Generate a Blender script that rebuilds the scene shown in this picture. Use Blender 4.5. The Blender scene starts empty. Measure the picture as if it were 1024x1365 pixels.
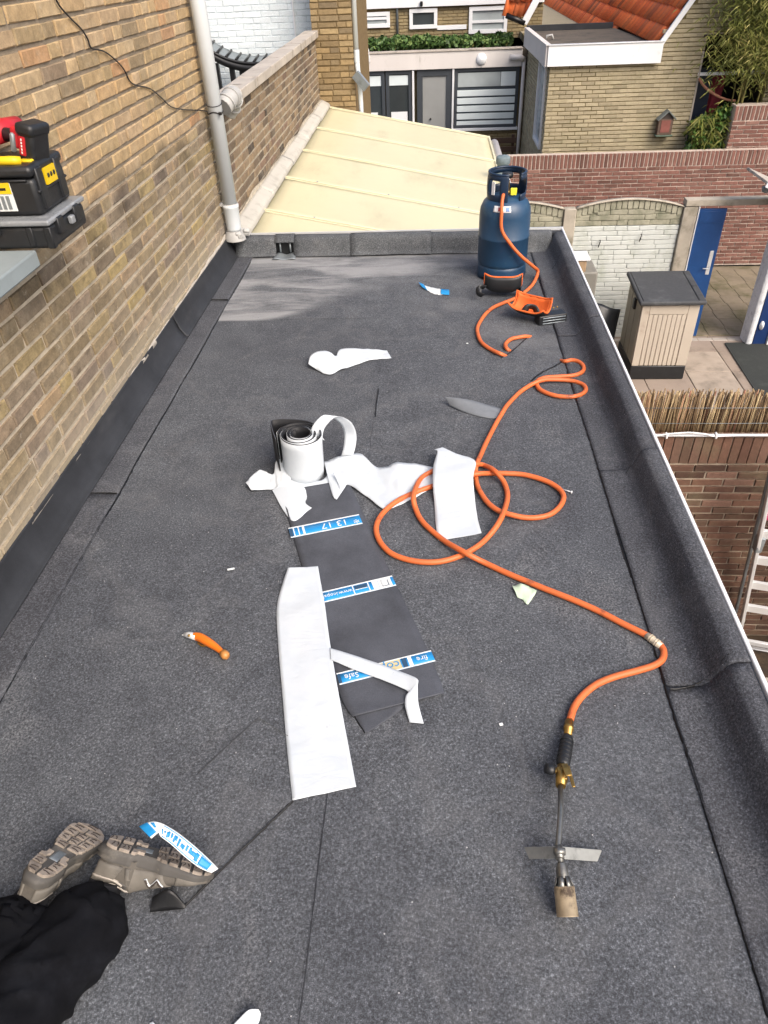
import bpy, bmesh, math, random
from mathutils import Vector, Matrix, noise
random.seed(7)
R = math.radians
scn = bpy.context.scene
COL = scn.collection

# ------------------------------------------------------------------ camera
IW, IH, FPX = 1024.0, 1365.0, 960.31
CAM_H = 1.65
PITCH, YAW, ROLL = 0.66772142, 0.08343753, -0.0461336795
_cp, _sp = math.cos(PITCH), math.sin(PITCH)
_f = Vector((-math.sin(YAW) * _cp, math.cos(YAW) * _cp, -_sp))
_r = Vector((math.cos(YAW), math.sin(YAW), 0))
_u = _r.cross(_f)
CX = math.cos(ROLL) * _r + math.sin(ROLL) * _u
CY = -math.sin(ROLL) * _r + math.cos(ROLL) * _u
CF = _f
CO = Vector((0, 0, CAM_H))
cam = bpy.data.cameras.new('camera')
cam.sensor_fit = 'HORIZONTAL'; cam.sensor_width = 36.0
cam.lens = 36.0 * FPX / IW
cam.clip_start = 0.05; cam.clip_end = 400
camo = bpy.data.objects.new('camera', cam); COL.objects.link(camo)
camo.matrix_world = Matrix(((CX.x, CY.x, -CF.x, CO.x), (CX.y, CY.y, -CF.y, CO.y), (CX.z, CY.z, -CF.z, CO.z), (0, 0, 0, 1)))
scn.camera = camo

# ------------------------------------------------------------------ world, sun, exposure
SUN_EL, SUN_AZ = R(45), R(140)          # azimuth clockwise from +Y
w = bpy.data.worlds.new('World'); scn.world = w; w.use_nodes = True
nt = w.node_tree; bg = nt.nodes['Background']
sky = nt.nodes.new('ShaderNodeTexSky'); sky.sky_type = 'NISHITA'; sky.sun_disc = False
sky.sun_elevation = SUN_EL; sky.sun_rotation = SUN_AZ
sky.air_density = 0.9; sky.dust_density = 6.0; sky.ozone_density = 0.6
nt.links.new(sky.outputs[0], bg.inputs[0]); bg.inputs[1].default_value = 0.15
sl = bpy.data.lights.new('sun', 'SUN'); sl.energy = 0.85; sl.angle = R(35); sl.color = (1, .98, .95)
so = bpy.data.objects.new('sun', sl); COL.objects.link(so)
sd = Vector((math.sin(SUN_AZ) * math.cos(SUN_EL), math.cos(SUN_AZ) * math.cos(SUN_EL), math.sin(SUN_EL)))
so.rotation_euler = sd.to_track_quat('Z', 'Y').to_euler()
so.location = (6, -3, 9)
vs = scn.view_settings
vs.view_transform = 'Standard'; vs.look = 'None'; vs.gamma = 1; vs.use_curve_mapping = False
vs.exposure = 0.84

# ------------------------------------------------------------------ layout helpers (survey of the place)
def ray(px, py):
    return CX * ((px - IW / 2) / FPX) - CY * ((py - IH / 2) / FPX) + CF
def gz(px, py, z=0.0):
    d = ray(px, py); t = (z - CO.z) / d.z; return CO + d * t
def gx(px, py, x):
    d = ray(px, py); return CO + d * (x / d.x)
def gy(px, py, y):
    d = ray(px, py); return CO + d * (y / d.y)
def proj(p):
    d = Vector(p) - CO; z = d.dot(CF)
    if z < .05: return None
    return (IW / 2 + FPX * d.dot(CX) / z, IH / 2 - FPX * d.dot(CY) / z, z)

# ------------------------------------------------------------------ objects
WM = {}
def setp(o, par):
    if par is not None:
        o.parent = par
        o.matrix_parent_inverse = WM[par.name].inverted()
def tag(o, label=None, cat=None, group=None, kind=None):
    if label: o['label'] = label
    if cat: o['category'] = cat
    if group: o['group'] = group
    if kind: o['kind'] = kind
    return o
def thing(name, loc, label, cat, group=None):
    o = bpy.data.objects.new(name, None); COL.objects.link(o)
    o.empty_display_size = .1
    o.location = loc; WM[o.name] = Matrix.Translation(Vector(loc))
    return tag(o, label, cat, group)
def link(name, me, par=None, mat=None):
    o = bpy.data.objects.new(name, me); COL.objects.link(o)
    if mat is not None and not me.materials: me.materials.append(mat)
    WM[o.name] = Matrix.Identity(4)
    setp(o, par); return o

class MB:
    def __init__(s): s.v = []; s.f = []; s.sm = []; s.mi = []; s.att = []
    def add(s, vs, fs, smooth=False, mi=0, M=None, att=0.0):
        b = len(s.v)
        s.v += [tuple(M @ Vector(v)) for v in vs] if M is not None else [tuple(v) for v in vs]
        for f in fs:
            s.f.append(tuple(i + b for i in f)); s.sm.append(smooth); s.mi.append(mi); s.att.append(att)
        return s
    def box(s, x0, x1, y0, y1, z0, z1, M=None, mi=0, att=0.0):
        vs = [(x0, y0, z0), (x1, y0, z0), (x1, y1, z0), (x0, y1, z0), (x0, y0, z1), (x1, y0, z1), (x1, y1, z1), (x0, y1, z1)]
        return s.add(vs, [(0, 3, 2, 1), (4, 5, 6, 7), (0, 1, 5, 4), (1, 2, 6, 5), (2, 3, 7, 6), (3, 0, 4, 7)], False, mi, M, att)
    def bbox(s, x0, x1, y0, y1, z0, z1, bev=.01, seg=2, M=None, mi=0, taper=1.0):
        bm = bmesh.new(); bmesh.ops.create_cube(bm, size=1)
        cx, cy = (x0 + x1) / 2, (y0 + y1) / 2
        for v in bm.verts:
            t = taper if v.co.z > 0 else 1
            v.co = Vector((cx + v.co.x * (x1 - x0) * t, cy + v.co.y * (y1 - y0) * t, (z0 + z1) / 2 + v.co.z * (z1 - z0)))
        bmesh.ops.bevel(bm, geom=bm.edges[:], offset=bev, segments=seg, affect='EDGES', profile=.5)
        return s.bm(bm, True, mi, M)
    def bm(s, bm, smooth=True, mi=0, M=None):
        bm.verts.ensure_lookup_table(); bm.verts.index_update(); bm.normal_update()
        s.add([v.co.copy() for v in bm.verts], [tuple(v.index for v in f.verts) for f in bm.faces], smooth, mi, M)
        k = len(s.sm) - len(bm.faces)
        for i, f in enumerate(bm.faces):          # big faces stay flat, only the rounded edges are smooth
            if max(abs(c) for c in f.normal) > .995: s.sm[k + i] = False
        bm.free(); return s
    def tube(s, pts, r, n=8, closed=False, cap=True, mi=0, M=None, flat=None):
        pts = [Vector(p) for p in pts]; N = len(pts)
        rr = r if isinstance(r, (list, tuple)) else [r] * N
        vs, up = [], None
        for i, p in enumerate(pts):
            a = pts[i - 1] if (i or closed) else p; b = pts[(i + 1) % N] if (i < N - 1 or closed) else p
            t = (b - a).normalized() if (b - a).length > 1e-9 else Vector((0, 0, 1))
            if up is None:
                up = Vector((0, 0, 1)) if abs(t.z) < .9 else Vector((0, 1, 0))
            e1 = up - t * up.dot(t); e1.normalize(); e2 = t.cross(e1); up = e1
            for k in range(n):
                a_ = 2 * math.pi * k / n
                vs.append(p + (e1 * math.cos(a_) * (flat or 1) + e2 * math.sin(a_)) * rr[i])
        fs = []
        for i in range(N if closed else N - 1):
            j = (i + 1) % N
            for k in range(n):
                fs.append((i * n + k, i * n + (k + 1) % n, j * n + (k + 1) % n, j * n + k))
        s.add(vs, fs, True, mi, M)
        if cap and not closed:
            b = len(s.v) - len(vs)
            s.f += [tuple(b + k for k in range(n))[::-1], tuple(b + (N - 1) * n + k for k in range(n))]
            s.sm += [False, False]; s.mi += [mi, mi]; s.att += [0, 0]
        return s
    def lathe(s, prof, n=24, M=None, mi=0, smooth=True):
        vs = []
        for (r, z) in prof:
            for k in range(n):
                a = 2 * math.pi * k / n; vs.append((r * math.cos(a), r * math.sin(a), z))
        fs = []
        for i in range(len(prof) - 1):
            for k in range(n):
                fs.append((i * n + k, i * n + (k + 1) % n, (i + 1) * n + (k + 1) % n, (i + 1) * n + k))
        return s.add(vs, fs, smooth, mi, M)
    def prism(s, poly, z0, z1, M=None, mi=0, smooth=False):
        n = len(poly)
        vs = [(x, y, z0) for x, y in poly] + [(x, y, z1) for x, y in poly]
        fs = [tuple(range(n))[::-1], tuple(range(n, 2 * n))] + [(i, (i + 1) % n, n + (i + 1) % n, n + i) for i in range(n)]
        return s.add(vs, fs, smooth, mi, M)
    def grid(s, fn, nu, nv, smooth=True, mi=0, M=None):
        vs = [fn(i / nu, j / nv) for i in range(nu + 1) for j in range(nv + 1)]
        m = nv + 1
        fs = [(i * m + j, (i + 1) * m + j, (i + 1) * m + j + 1, i * m + j + 1) for i in range(nu) for j in range(nv)]
        return s.add(vs, fs, smooth, mi, M)
    def mesh(s, name, mats=None, attr=False):
        me = bpy.data.meshes.new(name); me.from_pydata(s.v, [], s.f)
        me.polygons.foreach_set('use_smooth', s.sm); me.polygons.foreach_set('material_index', s.mi)
        if attr:
            a = me.attributes.new('tint', 'FLOAT', 'FACE'); a.data.foreach_set('value', s.att)
        for m in (mats if isinstance(mats, (list, tuple)) else [mats] if mats else []): me.materials.append(m)
        me.update(); return me
    def build(s, name, mats, par=None, label=None, cat=None, group=None, kind=None, solid=0, attr=False, offs=0):
        o = link(name, s.mesh(name, mats, attr), par)
        if solid:
            md = o.modifiers.new('thickness', 'SOLIDIFY'); md.thickness = solid; md.offset = offs
        return tag(o, label, cat, group, kind)
def T(x, y, z): return Matrix.Translation((x, y, z))
def frame(o, ex, ey, ez):
    ex, ey, ez = Vector(ex).normalized(), Vector(ey).normalized(), Vector(ez).normalized()
    return Matrix(((ex.x, ey.x, ez.x, o[0]), (ex.y, ey.y, ez.y, o[1]), (ex.z, ey.z, ez.z, o[2]), (0, 0, 0, 1)))
def along(a, b, up=(0, 0, 1)):
    """frame at a, z axis pointing to b"""
    a, b = Vector(a), Vector(b); z = (b - a).normalized(); u = Vector(up)
    if abs(z.dot(u)) > .98: u = Vector((0, 1, 0))
    x = u.cross(z).normalized(); y = z.cross(x)
    return frame(a, x, y, z)
def crom(P, n=8, closed=False):
    P = [Vector(p) for p in P]; N = len(P); out = []
    for i in range(N if closed else N - 1):
        p0 = P[i - 1] if (i or closed) else P[0]; p1 = P[i]; p2 = P[(i + 1) % N]
        p3 = P[(i + 2) % N] if (closed or i < N - 2) else P[-1]
        for k in range(n):
            t = k / n
            out.append(.5 * ((2 * p1) + (p2 - p0) * t + (2 * p0 - 5 * p1 + 4 * p2 - p3) * t * t + (3 * p1 - p0 - 3 * p2 + p3) * t ** 3))
    if not closed: out.append(P[-1])
    return out
def text_mesh(txt, size, M, mat, par, name='lettering', align='CENTER', ext=.0004):
    cu = bpy.data.curves.new('lettering', 'FONT'); cu.body = txt; cu.size = size; cu.align_x = align; cu.align_y = 'CENTER'; cu.extrude = ext
    cu.resolution_u = 2
    o = bpy.data.objects.new('tmp', cu); COL.objects.link(o)
    dg = bpy.context.evaluated_depsgraph_get()
    me = bpy.data.meshes.new_from_object(o.evaluated_get(dg)); bpy.data.objects.remove(o)
    me.transform(M); me.materials.clear(); me.materials.append(mat)
    return link(name, me, par)

# ------------------------------------------------------------------ materials
def lin(h):
    h = h.lstrip('#'); c = [int(h[i:i + 2], 16) / 255 for i in (0, 2, 4)]
    return tuple((x / 12.92 if x < .04045 else ((x + .055) / 1.055) ** 2.4) for x in c) + (1,)
class NT:
    def __init__(s, name):
        s.m = bpy.data.materials.new(name); s.m.use_nodes = True
        s.t = s.m.node_tree; s.p = s.t.nodes['Principled BSDF']
    def n(s, typ, **k):
        nd = s.t.nodes.new(typ)
        for a, b in k.items():
            if a.startswith('i_'):
                key = a[2:]; nd.inputs[int(key) if key.isdigit() else key].default_value = b
            else: setattr(nd, a, b)
        return nd
    def l(s, a, b): s.t.links.new(a, b)
    def pos(s, obj=False):
        if obj: return s.n('ShaderNodeTexCoord').outputs['Object']
        return s.n('ShaderNodeNewGeometry').outputs['Position']
    def noise(s, scale, detail=3, rough=.55, vec=None, stretch=None, dist=0):
        nd = s.n('ShaderNodeTexNoise', i_Scale=scale, i_Detail=detail, i_Roughness=rough, i_Distortion=dist)
        v = vec or s.pos()
        if stretch:
            mp = s.n('ShaderNodeMapping'); mp.inputs['Scale'].default_value = stretch; s.l(v, mp.inputs[0]); v = mp.outputs[0]
        s.l(v, nd.inputs['Vector']); return nd.outputs[0]
    def ramp(s, fac, stops, interp='LINEAR'):
        r = s.n('ShaderNodeValToRGB'); r.color_ramp.interpolation = interp
        e = r.color_ramp.elements
        while len(e) < len(stops): e.new(.5)
        for i, (p, c) in enumerate(stops):
            e[i].position = p; e[i].color = c if len(c) == 4 else tuple(c) + (1,)
        s.l(fac, r.inputs[0]); return r.outputs[0]
    def mix(s, fac, a, b, mode='MIX'):
        m = s.n('ShaderNodeMix', data_type='RGBA', blend_type=mode)
        for sock, v in ((m.inputs[0], fac), (m.inputs[6], a), (m.inputs[7], b)):
            if hasattr(v, 'is_output'): s.l(v, sock)
            else: sock.default_value = v
        return m.outputs[2]
    def math(s, op, a, b=0.0, clamp=False):
        m = s.n('ShaderNodeMath', operation=op, use_clamp=clamp)
        for sock, v in ((m.inputs[0], a), (m.inputs[1], b)):
            if hasattr(v, 'is_output'): s.l(v, sock)
            else: sock.default_value = v
        return m.outputs[0]
    def sep(s, v):
        x = s.n('ShaderNodeSeparateXYZ'); s.l(v, x.inputs[0]); return x.outputs
    def smooth(s, v, a, b):
        m = s.n('ShaderNodeMapRange', interpolation_type='SMOOTHSTEP'); s.l(v, m.inputs[0])
        for k, q in ((1, a), (2, b)):
            if hasattr(q, 'is_output'): s.l(q, m.inputs[k])
            else: m.inputs[k].default_value = q
        return m.outputs[0]
    def bump(s, h, st=.3, d=.01):
        b = s.n('ShaderNodeBump', i_Strength=st, i_Distance=d); s.l(h, b.inputs['Height']); s.l(b.outputs[0], s.p.inputs['Normal'])
    def out(s, col, rough=.7, metal=0, spec=.5):
        for sock, v in ((s.p.inputs['Base Color'], col), (s.p.inputs['Roughness'], rough), (s.p.inputs['Metallic'], metal), (s.p.inputs['Specular IOR Level'], spec)):
            if hasattr(v, 'is_output'): s.l(v, sock)
            else: sock.default_value = v
        return s.m
def pbr(name, c, rough=.6, var=.18, sc=6, metal=0, dirt=None, dsc=3, dlo=.5, dhi=.75, bump=0, bsc=60, spec=.5, stretch=None, obj=False):
    t = NT(name); c = lin(c) if isinstance(c, str) else tuple(c) + (1,) if len(c) == 3 else c
    v = t.pos(obj)
    nz = t.noise(sc, 4, .6, v, stretch)
    dk = tuple(x * (1 - var) for x in c[:3]) + (1,); lt = tuple(min(x * (1 + var), .95) for x in c[:3]) + (1,)
    col = t.ramp(nz, [(.28, dk), (.72, lt)])
    if dirt:
        d = t.noise(dsc, 6, .68, v, stretch); f = t.smooth(d, dlo, dhi)
        col = t.mix(f, col, lin(dirt) if isinstance(dirt, str) else dirt)
    rg = t.math('ADD', t.math('MULTIPLY', t.noise(sc * 3, 3, .6, v), .2), rough - .1, True)
    if bump: t.bump(t.noise(bsc, 4, .6, v, stretch), bump, .004)
    return t.out(col, rg, metal, spec)
def tintsock(t):
    a = t.n('ShaderNodeAttribute', attribute_type='OBJECT', attribute_name='tint')
    b = t.n('ShaderNodeAttribute', attribute_type='GEOMETRY', attribute_name='tint')
    return t.math('ADD', a.outputs['Fac'], b.outputs['Fac'])
def brick_mat(name, stops, var=.3, dirt=None, dirt_amt=.5, dsc=9, zshift=None, rough=.88):
    t = NT(name); ti = tintsock(t)
    col = t.ramp(ti, [(p, lin(c)) for p, c in stops], 'LINEAR')
    if zshift:                                  # (z level, stops of the weathered bricks below it)
        z = t.sep(t.pos())[2]; edge = t.math('ADD', z, t.math('MULTIPLY', t.noise(2.2, 4), .22))
        f = t.smooth(edge, zshift[0] + .16, zshift[0] + .04)
        col = t.mix(f, col, t.ramp(ti, [(p, lin(c)) for p, c in zshift[1]]))
        band = t.math('MULTIPLY', t.smooth(edge, zshift[0] - .16, zshift[0] + .0), t.smooth(edge, zshift[0] + .17, zshift[0] + .07))
        blot = t.math('MULTIPLY', band, t.smooth(t.noise(5, 4), .4, .62))
        col = t.mix(t.math('MULTIPLY', blot, .5), col, lin('3d342b'))
    n1 = t.noise(28, 5, .65); n2 = t.noise(150, 3, .6)
    col = t.mix(1.0, col, t.ramp(n1, [(.25, (1 - var,) * 3), (.75, (1 + var * .55,) * 3)]), 'MULTIPLY')
    col = t.mix(.6, col, t.ramp(n2, [(.3, (.72,) * 3), (.7, (1.15,) * 3)]), 'MULTIPLY')
    if zshift:                                  # soot flecks, lime bloom on the lowest courses
        n3 = t.noise(17, 6, .74, None, (1, 1, 1.6), .4)
        col = t.mix(t.math('MULTIPLY', t.smooth(n3, .53, .70), t.math('MULTIPLY', f, .6)), col, lin('4a4138'))
        z2 = t.math('ADD', z, t.math('MULTIPLY', t.noise(4, 5, .7), .3))
        col = t.mix(t.math('MULTIPLY', t.math('SUBTRACT', 1.0, t.smooth(z2, .26, .52)), .5), col, lin('a79f90'))
        n4 = t.smooth(t.noise(24, 5, .72), .60, .72); col = t.mix(t.math('MULTIPLY', n4, .45), col, lin('c2b8a6'))
    if dirt:
        f = t.math('MULTIPLY', t.smooth(t.noise(dsc, 6, .7), .48, .72), dirt_amt)
        col = t.mix(f, col, lin(dirt))
    t.bump(t.math('ADD', n1, t.math('MULTIPLY', n2, .5)), .5, .006)
    return t.out(col, rough, 0, .3)
def mortar_mat(name, c, c2=None, z=None):
    t = NT(name); n = t.noise(18, 6, .7)
    col = t.ramp(n, [(.3, tuple(x * .68 for x in lin(c)[:3])), (.7, tuple(x * 1.15 for x in lin(c)[:3]))])
    if c2:
        zz = t.math('ADD', t.sep(t.pos())[2], t.math('MULTIPLY', t.noise(2.2, 4), .22))
        col = t.mix(t.smooth(zz, z + .15, z + .05), col, t.ramp(n, [(.3, tuple(x * .72 for x in lin(c2)[:3])), (.7, tuple(x * 1.12 for x in lin(c2)[:3]))]))
    t.bump(t.noise(140, 4, .6), .6, .005)
    return t.out(col, .95, 0, .2)
# ---- roofing felt (slate granules)
def felt_mat(name, base, dust=False, worn=0.0):
    t = NT(name); P = t.pos()
    big = t.noise(.9, 4, .6, P); mid = t.noise(7, 5, .65, P)
    g1 = t.noise(165, 3, .75, P); g2 = t.noise(430, 2, .6, P)
    grain = t.math('ADD', t.math('MULTIPLY', g1, .65), t.math('MULTIPLY', g2, .35))
    b = lin(base)[:3]
    col = t.ramp(grain, [(.30, tuple(x * .22 for x in b)), (.46, tuple(x * .72 for x in b)), (.56, tuple(x * 1.25 for x in b)), (.68, tuple(x * 2.9 for x in b))])
    col = t.mix(1, col, t.ramp(big, [(.3, (.82, .82, .84)), (.7, (1.2, 1.2, 1.18))]), 'MULTIPLY')
    col = t.mix(1, col, t.ramp(mid, [(.3, (.84, .84, .85)), (.7, (1.16, 1.16, 1.15))]), 'MULTIPLY')
    vor = t.n('ShaderNodeTexVoronoi', i_Scale=34.0); t.l(P, vor.inputs['Vector'])
    sp = t.math('MULTIPLY', t.math('LESS_THAN', vor.outputs['Distance'], .055), t.math('GREATER_THAN', t.sep(vor.outputs['Color'])[0], .72))
    col = t.mix(sp, col, (.42, .42, .42, 1))
    # faint pale scuffs and silt left where water stands at the far end
    sc = t.smooth(t.noise(2.1, 6, .7, P, (1, .35, 1)), .56, .78)
    col = t.mix(t.math('MULTIPLY', sc, .16 + worn), col, (.2, .2, .2, 1))
    if dust:
        x, y, z = t.sep(P)
        wob = t.math('MULTIPLY', t.math('SUBTRACT', t.noise(2.6, 5, .65, P), .5), .9)
        m = t.math('MULTIPLY', t.smooth(t.math('SUBTRACT', y, t.math('MULTIPLY', t.smooth(x, -.95, -.1), t.math('MULTIPLY', t.noise(1.9, 4, .6, P), .95))), 3.80, t.math('ADD', 3.825, t.math('MULTIPLY', t.smooth(x, -1.0, -.2), .55))), t.math('SUBTRACT', 1.0, t.smooth(t.math('ADD', x, wob), -.30, .50)))
        st = t.ramp(t.noise(3.0, 6, .66, P, (.55, 2.3, 1), .6), [(.38, (.10,) * 3), (.60, (1,) * 3)])
        m2 = t.math('MULTIPLY', m, st)
        col = t.mix(t.math('MULTIPLY', m2, .62), col, (.37, .375, .38, 1))
        ring = t.math('MULTIPLY', t.smooth(t.noise(1.6, 4, .6, P), .5, .64), t.math('MULTIPLY', t.smooth(y, 2.6, 3.4), t.smooth(x, -.3, .1)))
        col = t.mix(t.math('MULTIPLY', ring, .22), col, (.25, .25, .25, 1))
    # foot-trodden smears, drying rings and places where granules have gone
    fp = t.smooth(t.noise(3.4, 5, .62, P, (1, .55, 1), 1.2), .54, .70); fine = t.smooth(g1, .40, .62)
    col = t.mix(t.math('MULTIPLY', t.math('MULTIPLY', fp, fine), .30), col, (.222, .224, .228, 1))
    bare = t.smooth(t.noise(9.5, 6, .72, P, None, .8), .64, .76)
    col = t.mix(t.math('MULTIPLY', bare, .55), col, tuple(x * .38 for x in b) + (1,))
    wr = t.n('ShaderNodeTexNoise', i_Scale=1.35, i_Detail=4.0, i_Roughness=.55); t.l(P, wr.inputs['Vector'])
    rim = t.math('SUBTRACT', 1.0, t.math('MULTIPLY', t.math('ABSOLUTE', t.math('SUBTRACT', wr.outputs[0], .53)), 38.0), True)
    col = t.mix(t.math('MULTIPLY', rim, .10), col, (.21, .21, .212, 1))
    t.bump(t.math('ADD', grain, t.math('MULTIPLY', mid, .6)), .55, .004)
    return t.out(col, t.math('ADD', .80, t.math('MULTIPLY', big, .2)), 0, .25)
M = {}
M['felt'] = felt_mat('felt granules', '4e5156', dust=True)
M['felt_band'] = felt_mat('felt granules edge band', '4a4c51', worn=.05)
M['felt_up'] = felt_mat('felt granules upstand', '535659', worn=.12)
def bitu(name, c, rough):
    t = NT(name); P = t.pos()
    b = lin(c)[:3]
    col = t.ramp(t.noise(5, 5, .65, P), [(.3, tuple(x * .7 for x in b)), (.7, tuple(x * 1.35 for x in b))])
    g = t.noise(300, 2, .6, P); col = t.mix(.5, col, t.ramp(g, [(.3, (.7,) * 3), (.7, (1.3,) * 3)]), 'MULTIPLY')
    s = t.smooth(t.noise(3, 6, .7, P, (1, .3, 1)), .55, .8); col = t.mix(t.math('MULTIPLY', s, .2), col, (.14, .14, .145, 1))
    t.bump(t.math('ADD', t.noise(22, 4, .6, P), t.math('MULTIPLY', g, .3)), .25, .006)
    return t.out(col, rough, 0, .4)
M['bitumen'] = bitu('smooth bitumen flashing', '2a2c30', .62)
M['bitumen_black'] = bitu('melted bitumen', '101113', .45)
M['felt_under'] = bitu('felt strip smooth face', '45484f', .75)
M['felt_inner'] = bitu('felt inner face black', '15161a', .6)
def film_mat(name):
    t = NT(name); P = t.pos()
    n = t.noise(9, 5, .6, P); n2 = t.noise(30, 4, .6, P, None, .8); n3 = t.noise(6, 3, .5, P, (1, 2, 1), 1.8)
    col = t.ramp(n, [(.3, (.49, .54, .585)), (.7, (.56, .60, .635))])
    sm = t.math('MULTIPLY', t.smooth(t.noise(46, 5, .7, P), .66, .74), t.smooth(t.noise(5, 3, .6, P), .45, .65)); col = t.mix(t.math('MULTIPLY', sm, .55), col, (.12, .12, .125, 1))
    t.bump(t.math('ADD', t.math('ABSOLUTE', t.math('SUBTRACT', n3, .5)), t.math('MULTIPLY', n2, .3)), .13, .02)
    t.p.inputs['Subsurface Weight'].default_value = 0
    return t.out(col, .38, 0, .45)
M['film'] = film_mat('white release film')
M['film_blue'] = pbr('film with blue cast', (.60, .68, .78), .38, .08, 9)
# ---- bricks
UP = [(0, '8f7e64'), (.14, 'aa946f'), (.32, 'b69c76'), (.5, 'b8a280'), (.66, 'b59d7d'), (.8, 'a89172'), (.9, 'bb9f76'), (.97, 'b08a66'), (1, '8c7c68')]
LO = [(0, '75695c'), (.2, '87785f'), (.4, '948468'), (.55, '8c7e6b'), (.7, 'a08e64'), (.82, '83766a'), (.93, 'a08a6c'), (1, '7a6f65')]
M['brick_house'] = brick_mat('yellow clay brick', UP, .34, 'b0a58f', .25, 8, (.86, LO))
M['mortar_house'] = mortar_mat('house mortar', '8d8272', 'b9ae9b', .86)
GW = [(0, '473e36'), (.2, '65584a'), (.4, '7e6d59'), (.6, '8d7a62'), (.75, '5f5348'), (.9, '7d6757'), (1, '4d453e')]
M['brick_garden'] = brick_mat('weathered garden wall brick', GW, .25, 'a19a8b', .3, 7)
M['mortar_garden'] = mortar_mat('garden wall mortar', 'ada493')
M['brick_pier'] = brick_mat('ochre brick', [(0, '7f6e52'), (.4, '97825f'), (.7, '9f8b67'), (1, '766852')], .25)
M['mortar_pier'] = mortar_mat('pier mortar', '7c6a4c')
M['brick_gable'] = brick_mat('pale yellow brick', [(0, '9c927a'), (.35, 'a99e83'), (.7, 'b0a58a'), (1, '968c74')], .15, '6f7350', .25, 1.2)
M['mortar_gable'] = mortar_mat('gable mortar', '6f6549')
M['brick_back'] = brick_mat('brown yellow brick', [(0, '8a7d60'), (.5, '9a8b69'), (1, '7b6f58')], .18)
M['brick_red'] = brick_mat('red brick', [(0, '63473f'), (.3, '7a554c'), (.6, '835d53'), (.85, '6e4d45'), (1, '8c6b60')], .22, 'a58d7f', .22, 9)
M['mortar_red'] = mortar_mat('red wall mortar', 'beb0a4')
M['brick_brown'] = brick_mat('weathered brown brick', [(0, '4f3c33'), (.3, '6b4f42'), (.6, '77594a'), (.85, '5d4a3e'), (1, '846658')], .25, '7a7a5f', .3, 4)
M['mortar_brown'] = mortar_mat('brown wall mortar', 'aa9c8a')
M['brick_white'] = brick_mat('white painted brick', [(0, 'd6dee1'), (.5, 'dbe3e5'), (1, 'd8e1e4')], .03, 'c3ced2', .3, 3, None, .7)
M['mortar_white'] = mortar_mat('white painted joints', 'd2dbde')
# ---- general
M['coping'] = pbr('stone coping', 'a8a096', .9, .15, 4, 0, '7c766c', 7, .5, .72, .4)
M['pvc'] = pbr('grey white pvc pipe', 'c3c9cc', .45, .05, 3, 0, '9b9f9d', 5, .58, .8)
M['pvc_grey'] = pbr('old grey pvc', 'a5a5a3', .6, .1, 8, 0, '77756f', 8, .5, .75)
M['alu'] = pbr('aluminium trim', 'd8dadb', .38, .06, 4, .35)
M['zinc'] = pbr('zinc grey', '8b9398', .5, .12, 6, .5, '6c7274', 9)
M['lead'] = pbr('pale lead flashing', 'b4b1a8', .75, .06, 2, 0, '928f86', 6, .5, .75, .3)
M['cream'] = pbr('cream polycarbonate', 'c6c0a0', .42, .04, 1.6, 0, 'a8a184', 2.6, .5, .86, .05, 20, .5, (1, .35, 1))
M['cream_rib'] = pbr('cream rib cap', 'cfcaac', .45, .05, 3)
M['cable_black'] = pbr('black cable', '1b1a1c', .5, .2, 30)
M['white_paint'] = pbr('white painted timber', 'dcdee0', .5, .04, 3, 0, 'b9bab6', 6, .6, .85)
M['fascia'] = pbr('off white fascia', 'cfcac6', .6, .05, 2, 0, 'a39e96', 5, .58, .82, 0, 60, .4, (1, 1, .4))
M['dark_frame'] = pbr('dark grey joinery', '3b4046', .45, .1, 5)
M['grey_door'] = pbr('grey door panel', '8d8f8e', .5, .06, 3)
def glass(name, c, rough=.08):
    t = NT(name); return t.out(t.ramp(t.noise(1.7, 3), [(.3, tuple(x * .7 for x in c)), (.7, c)]), rough, 0, .6)
M['glass'] = glass('window glass', (.05, .06, .065))
M['glass_pale'] = glass('window with pale blind behind', (.42, .47, .48), .12)
M['blind'] = pbr('pale blind slat', 'd3dddf', .5, .05, 4)
M['blind_dark'] = pbr('dark gap behind blind', '39424a', .5, .1, 4)
M['black_plastic'] = pbr('black plastic', '1d1f22', .45, .2, 20, 0, '34373a', 12, .55, .8, .1, 200)
M['black_steel'] = pbr('black steel', '0f1012', .4, .2, 8)
M['roof_gravel'] = pbr('brown flat roof', '5a5248', .95, .2, 30, 0, '3d3a34', 3, .45, .7, .4, 90)
M['leaf'] = None
def leafmat(name, a, b, c):
    t = NT(name); ti = tintsock(t)
    col = t.ramp(ti, [(0, lin(a)), (.55, lin(b)), (1, lin(c))])
    return t.out(col, .55, 0, .35)
M['ivy'] = leafmat('ivy leaves', '26391d', '466330', '8b9c5c')
M['bamboo_leaf'] = leafmat('bamboo leaves', '55602c', '868a48', 'b5ab6c')
M['shrub_leaf'] = leafmat('shrub leaves', '23401d', '45682c', '87883f')
M['bed_leaf'] = leafmat('bed plant leaves', '2b5220', '4f8a35', '79ad4c')
M['stem'] = pbr('plant stem', '6b6434', .7, .2, 20)
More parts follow.
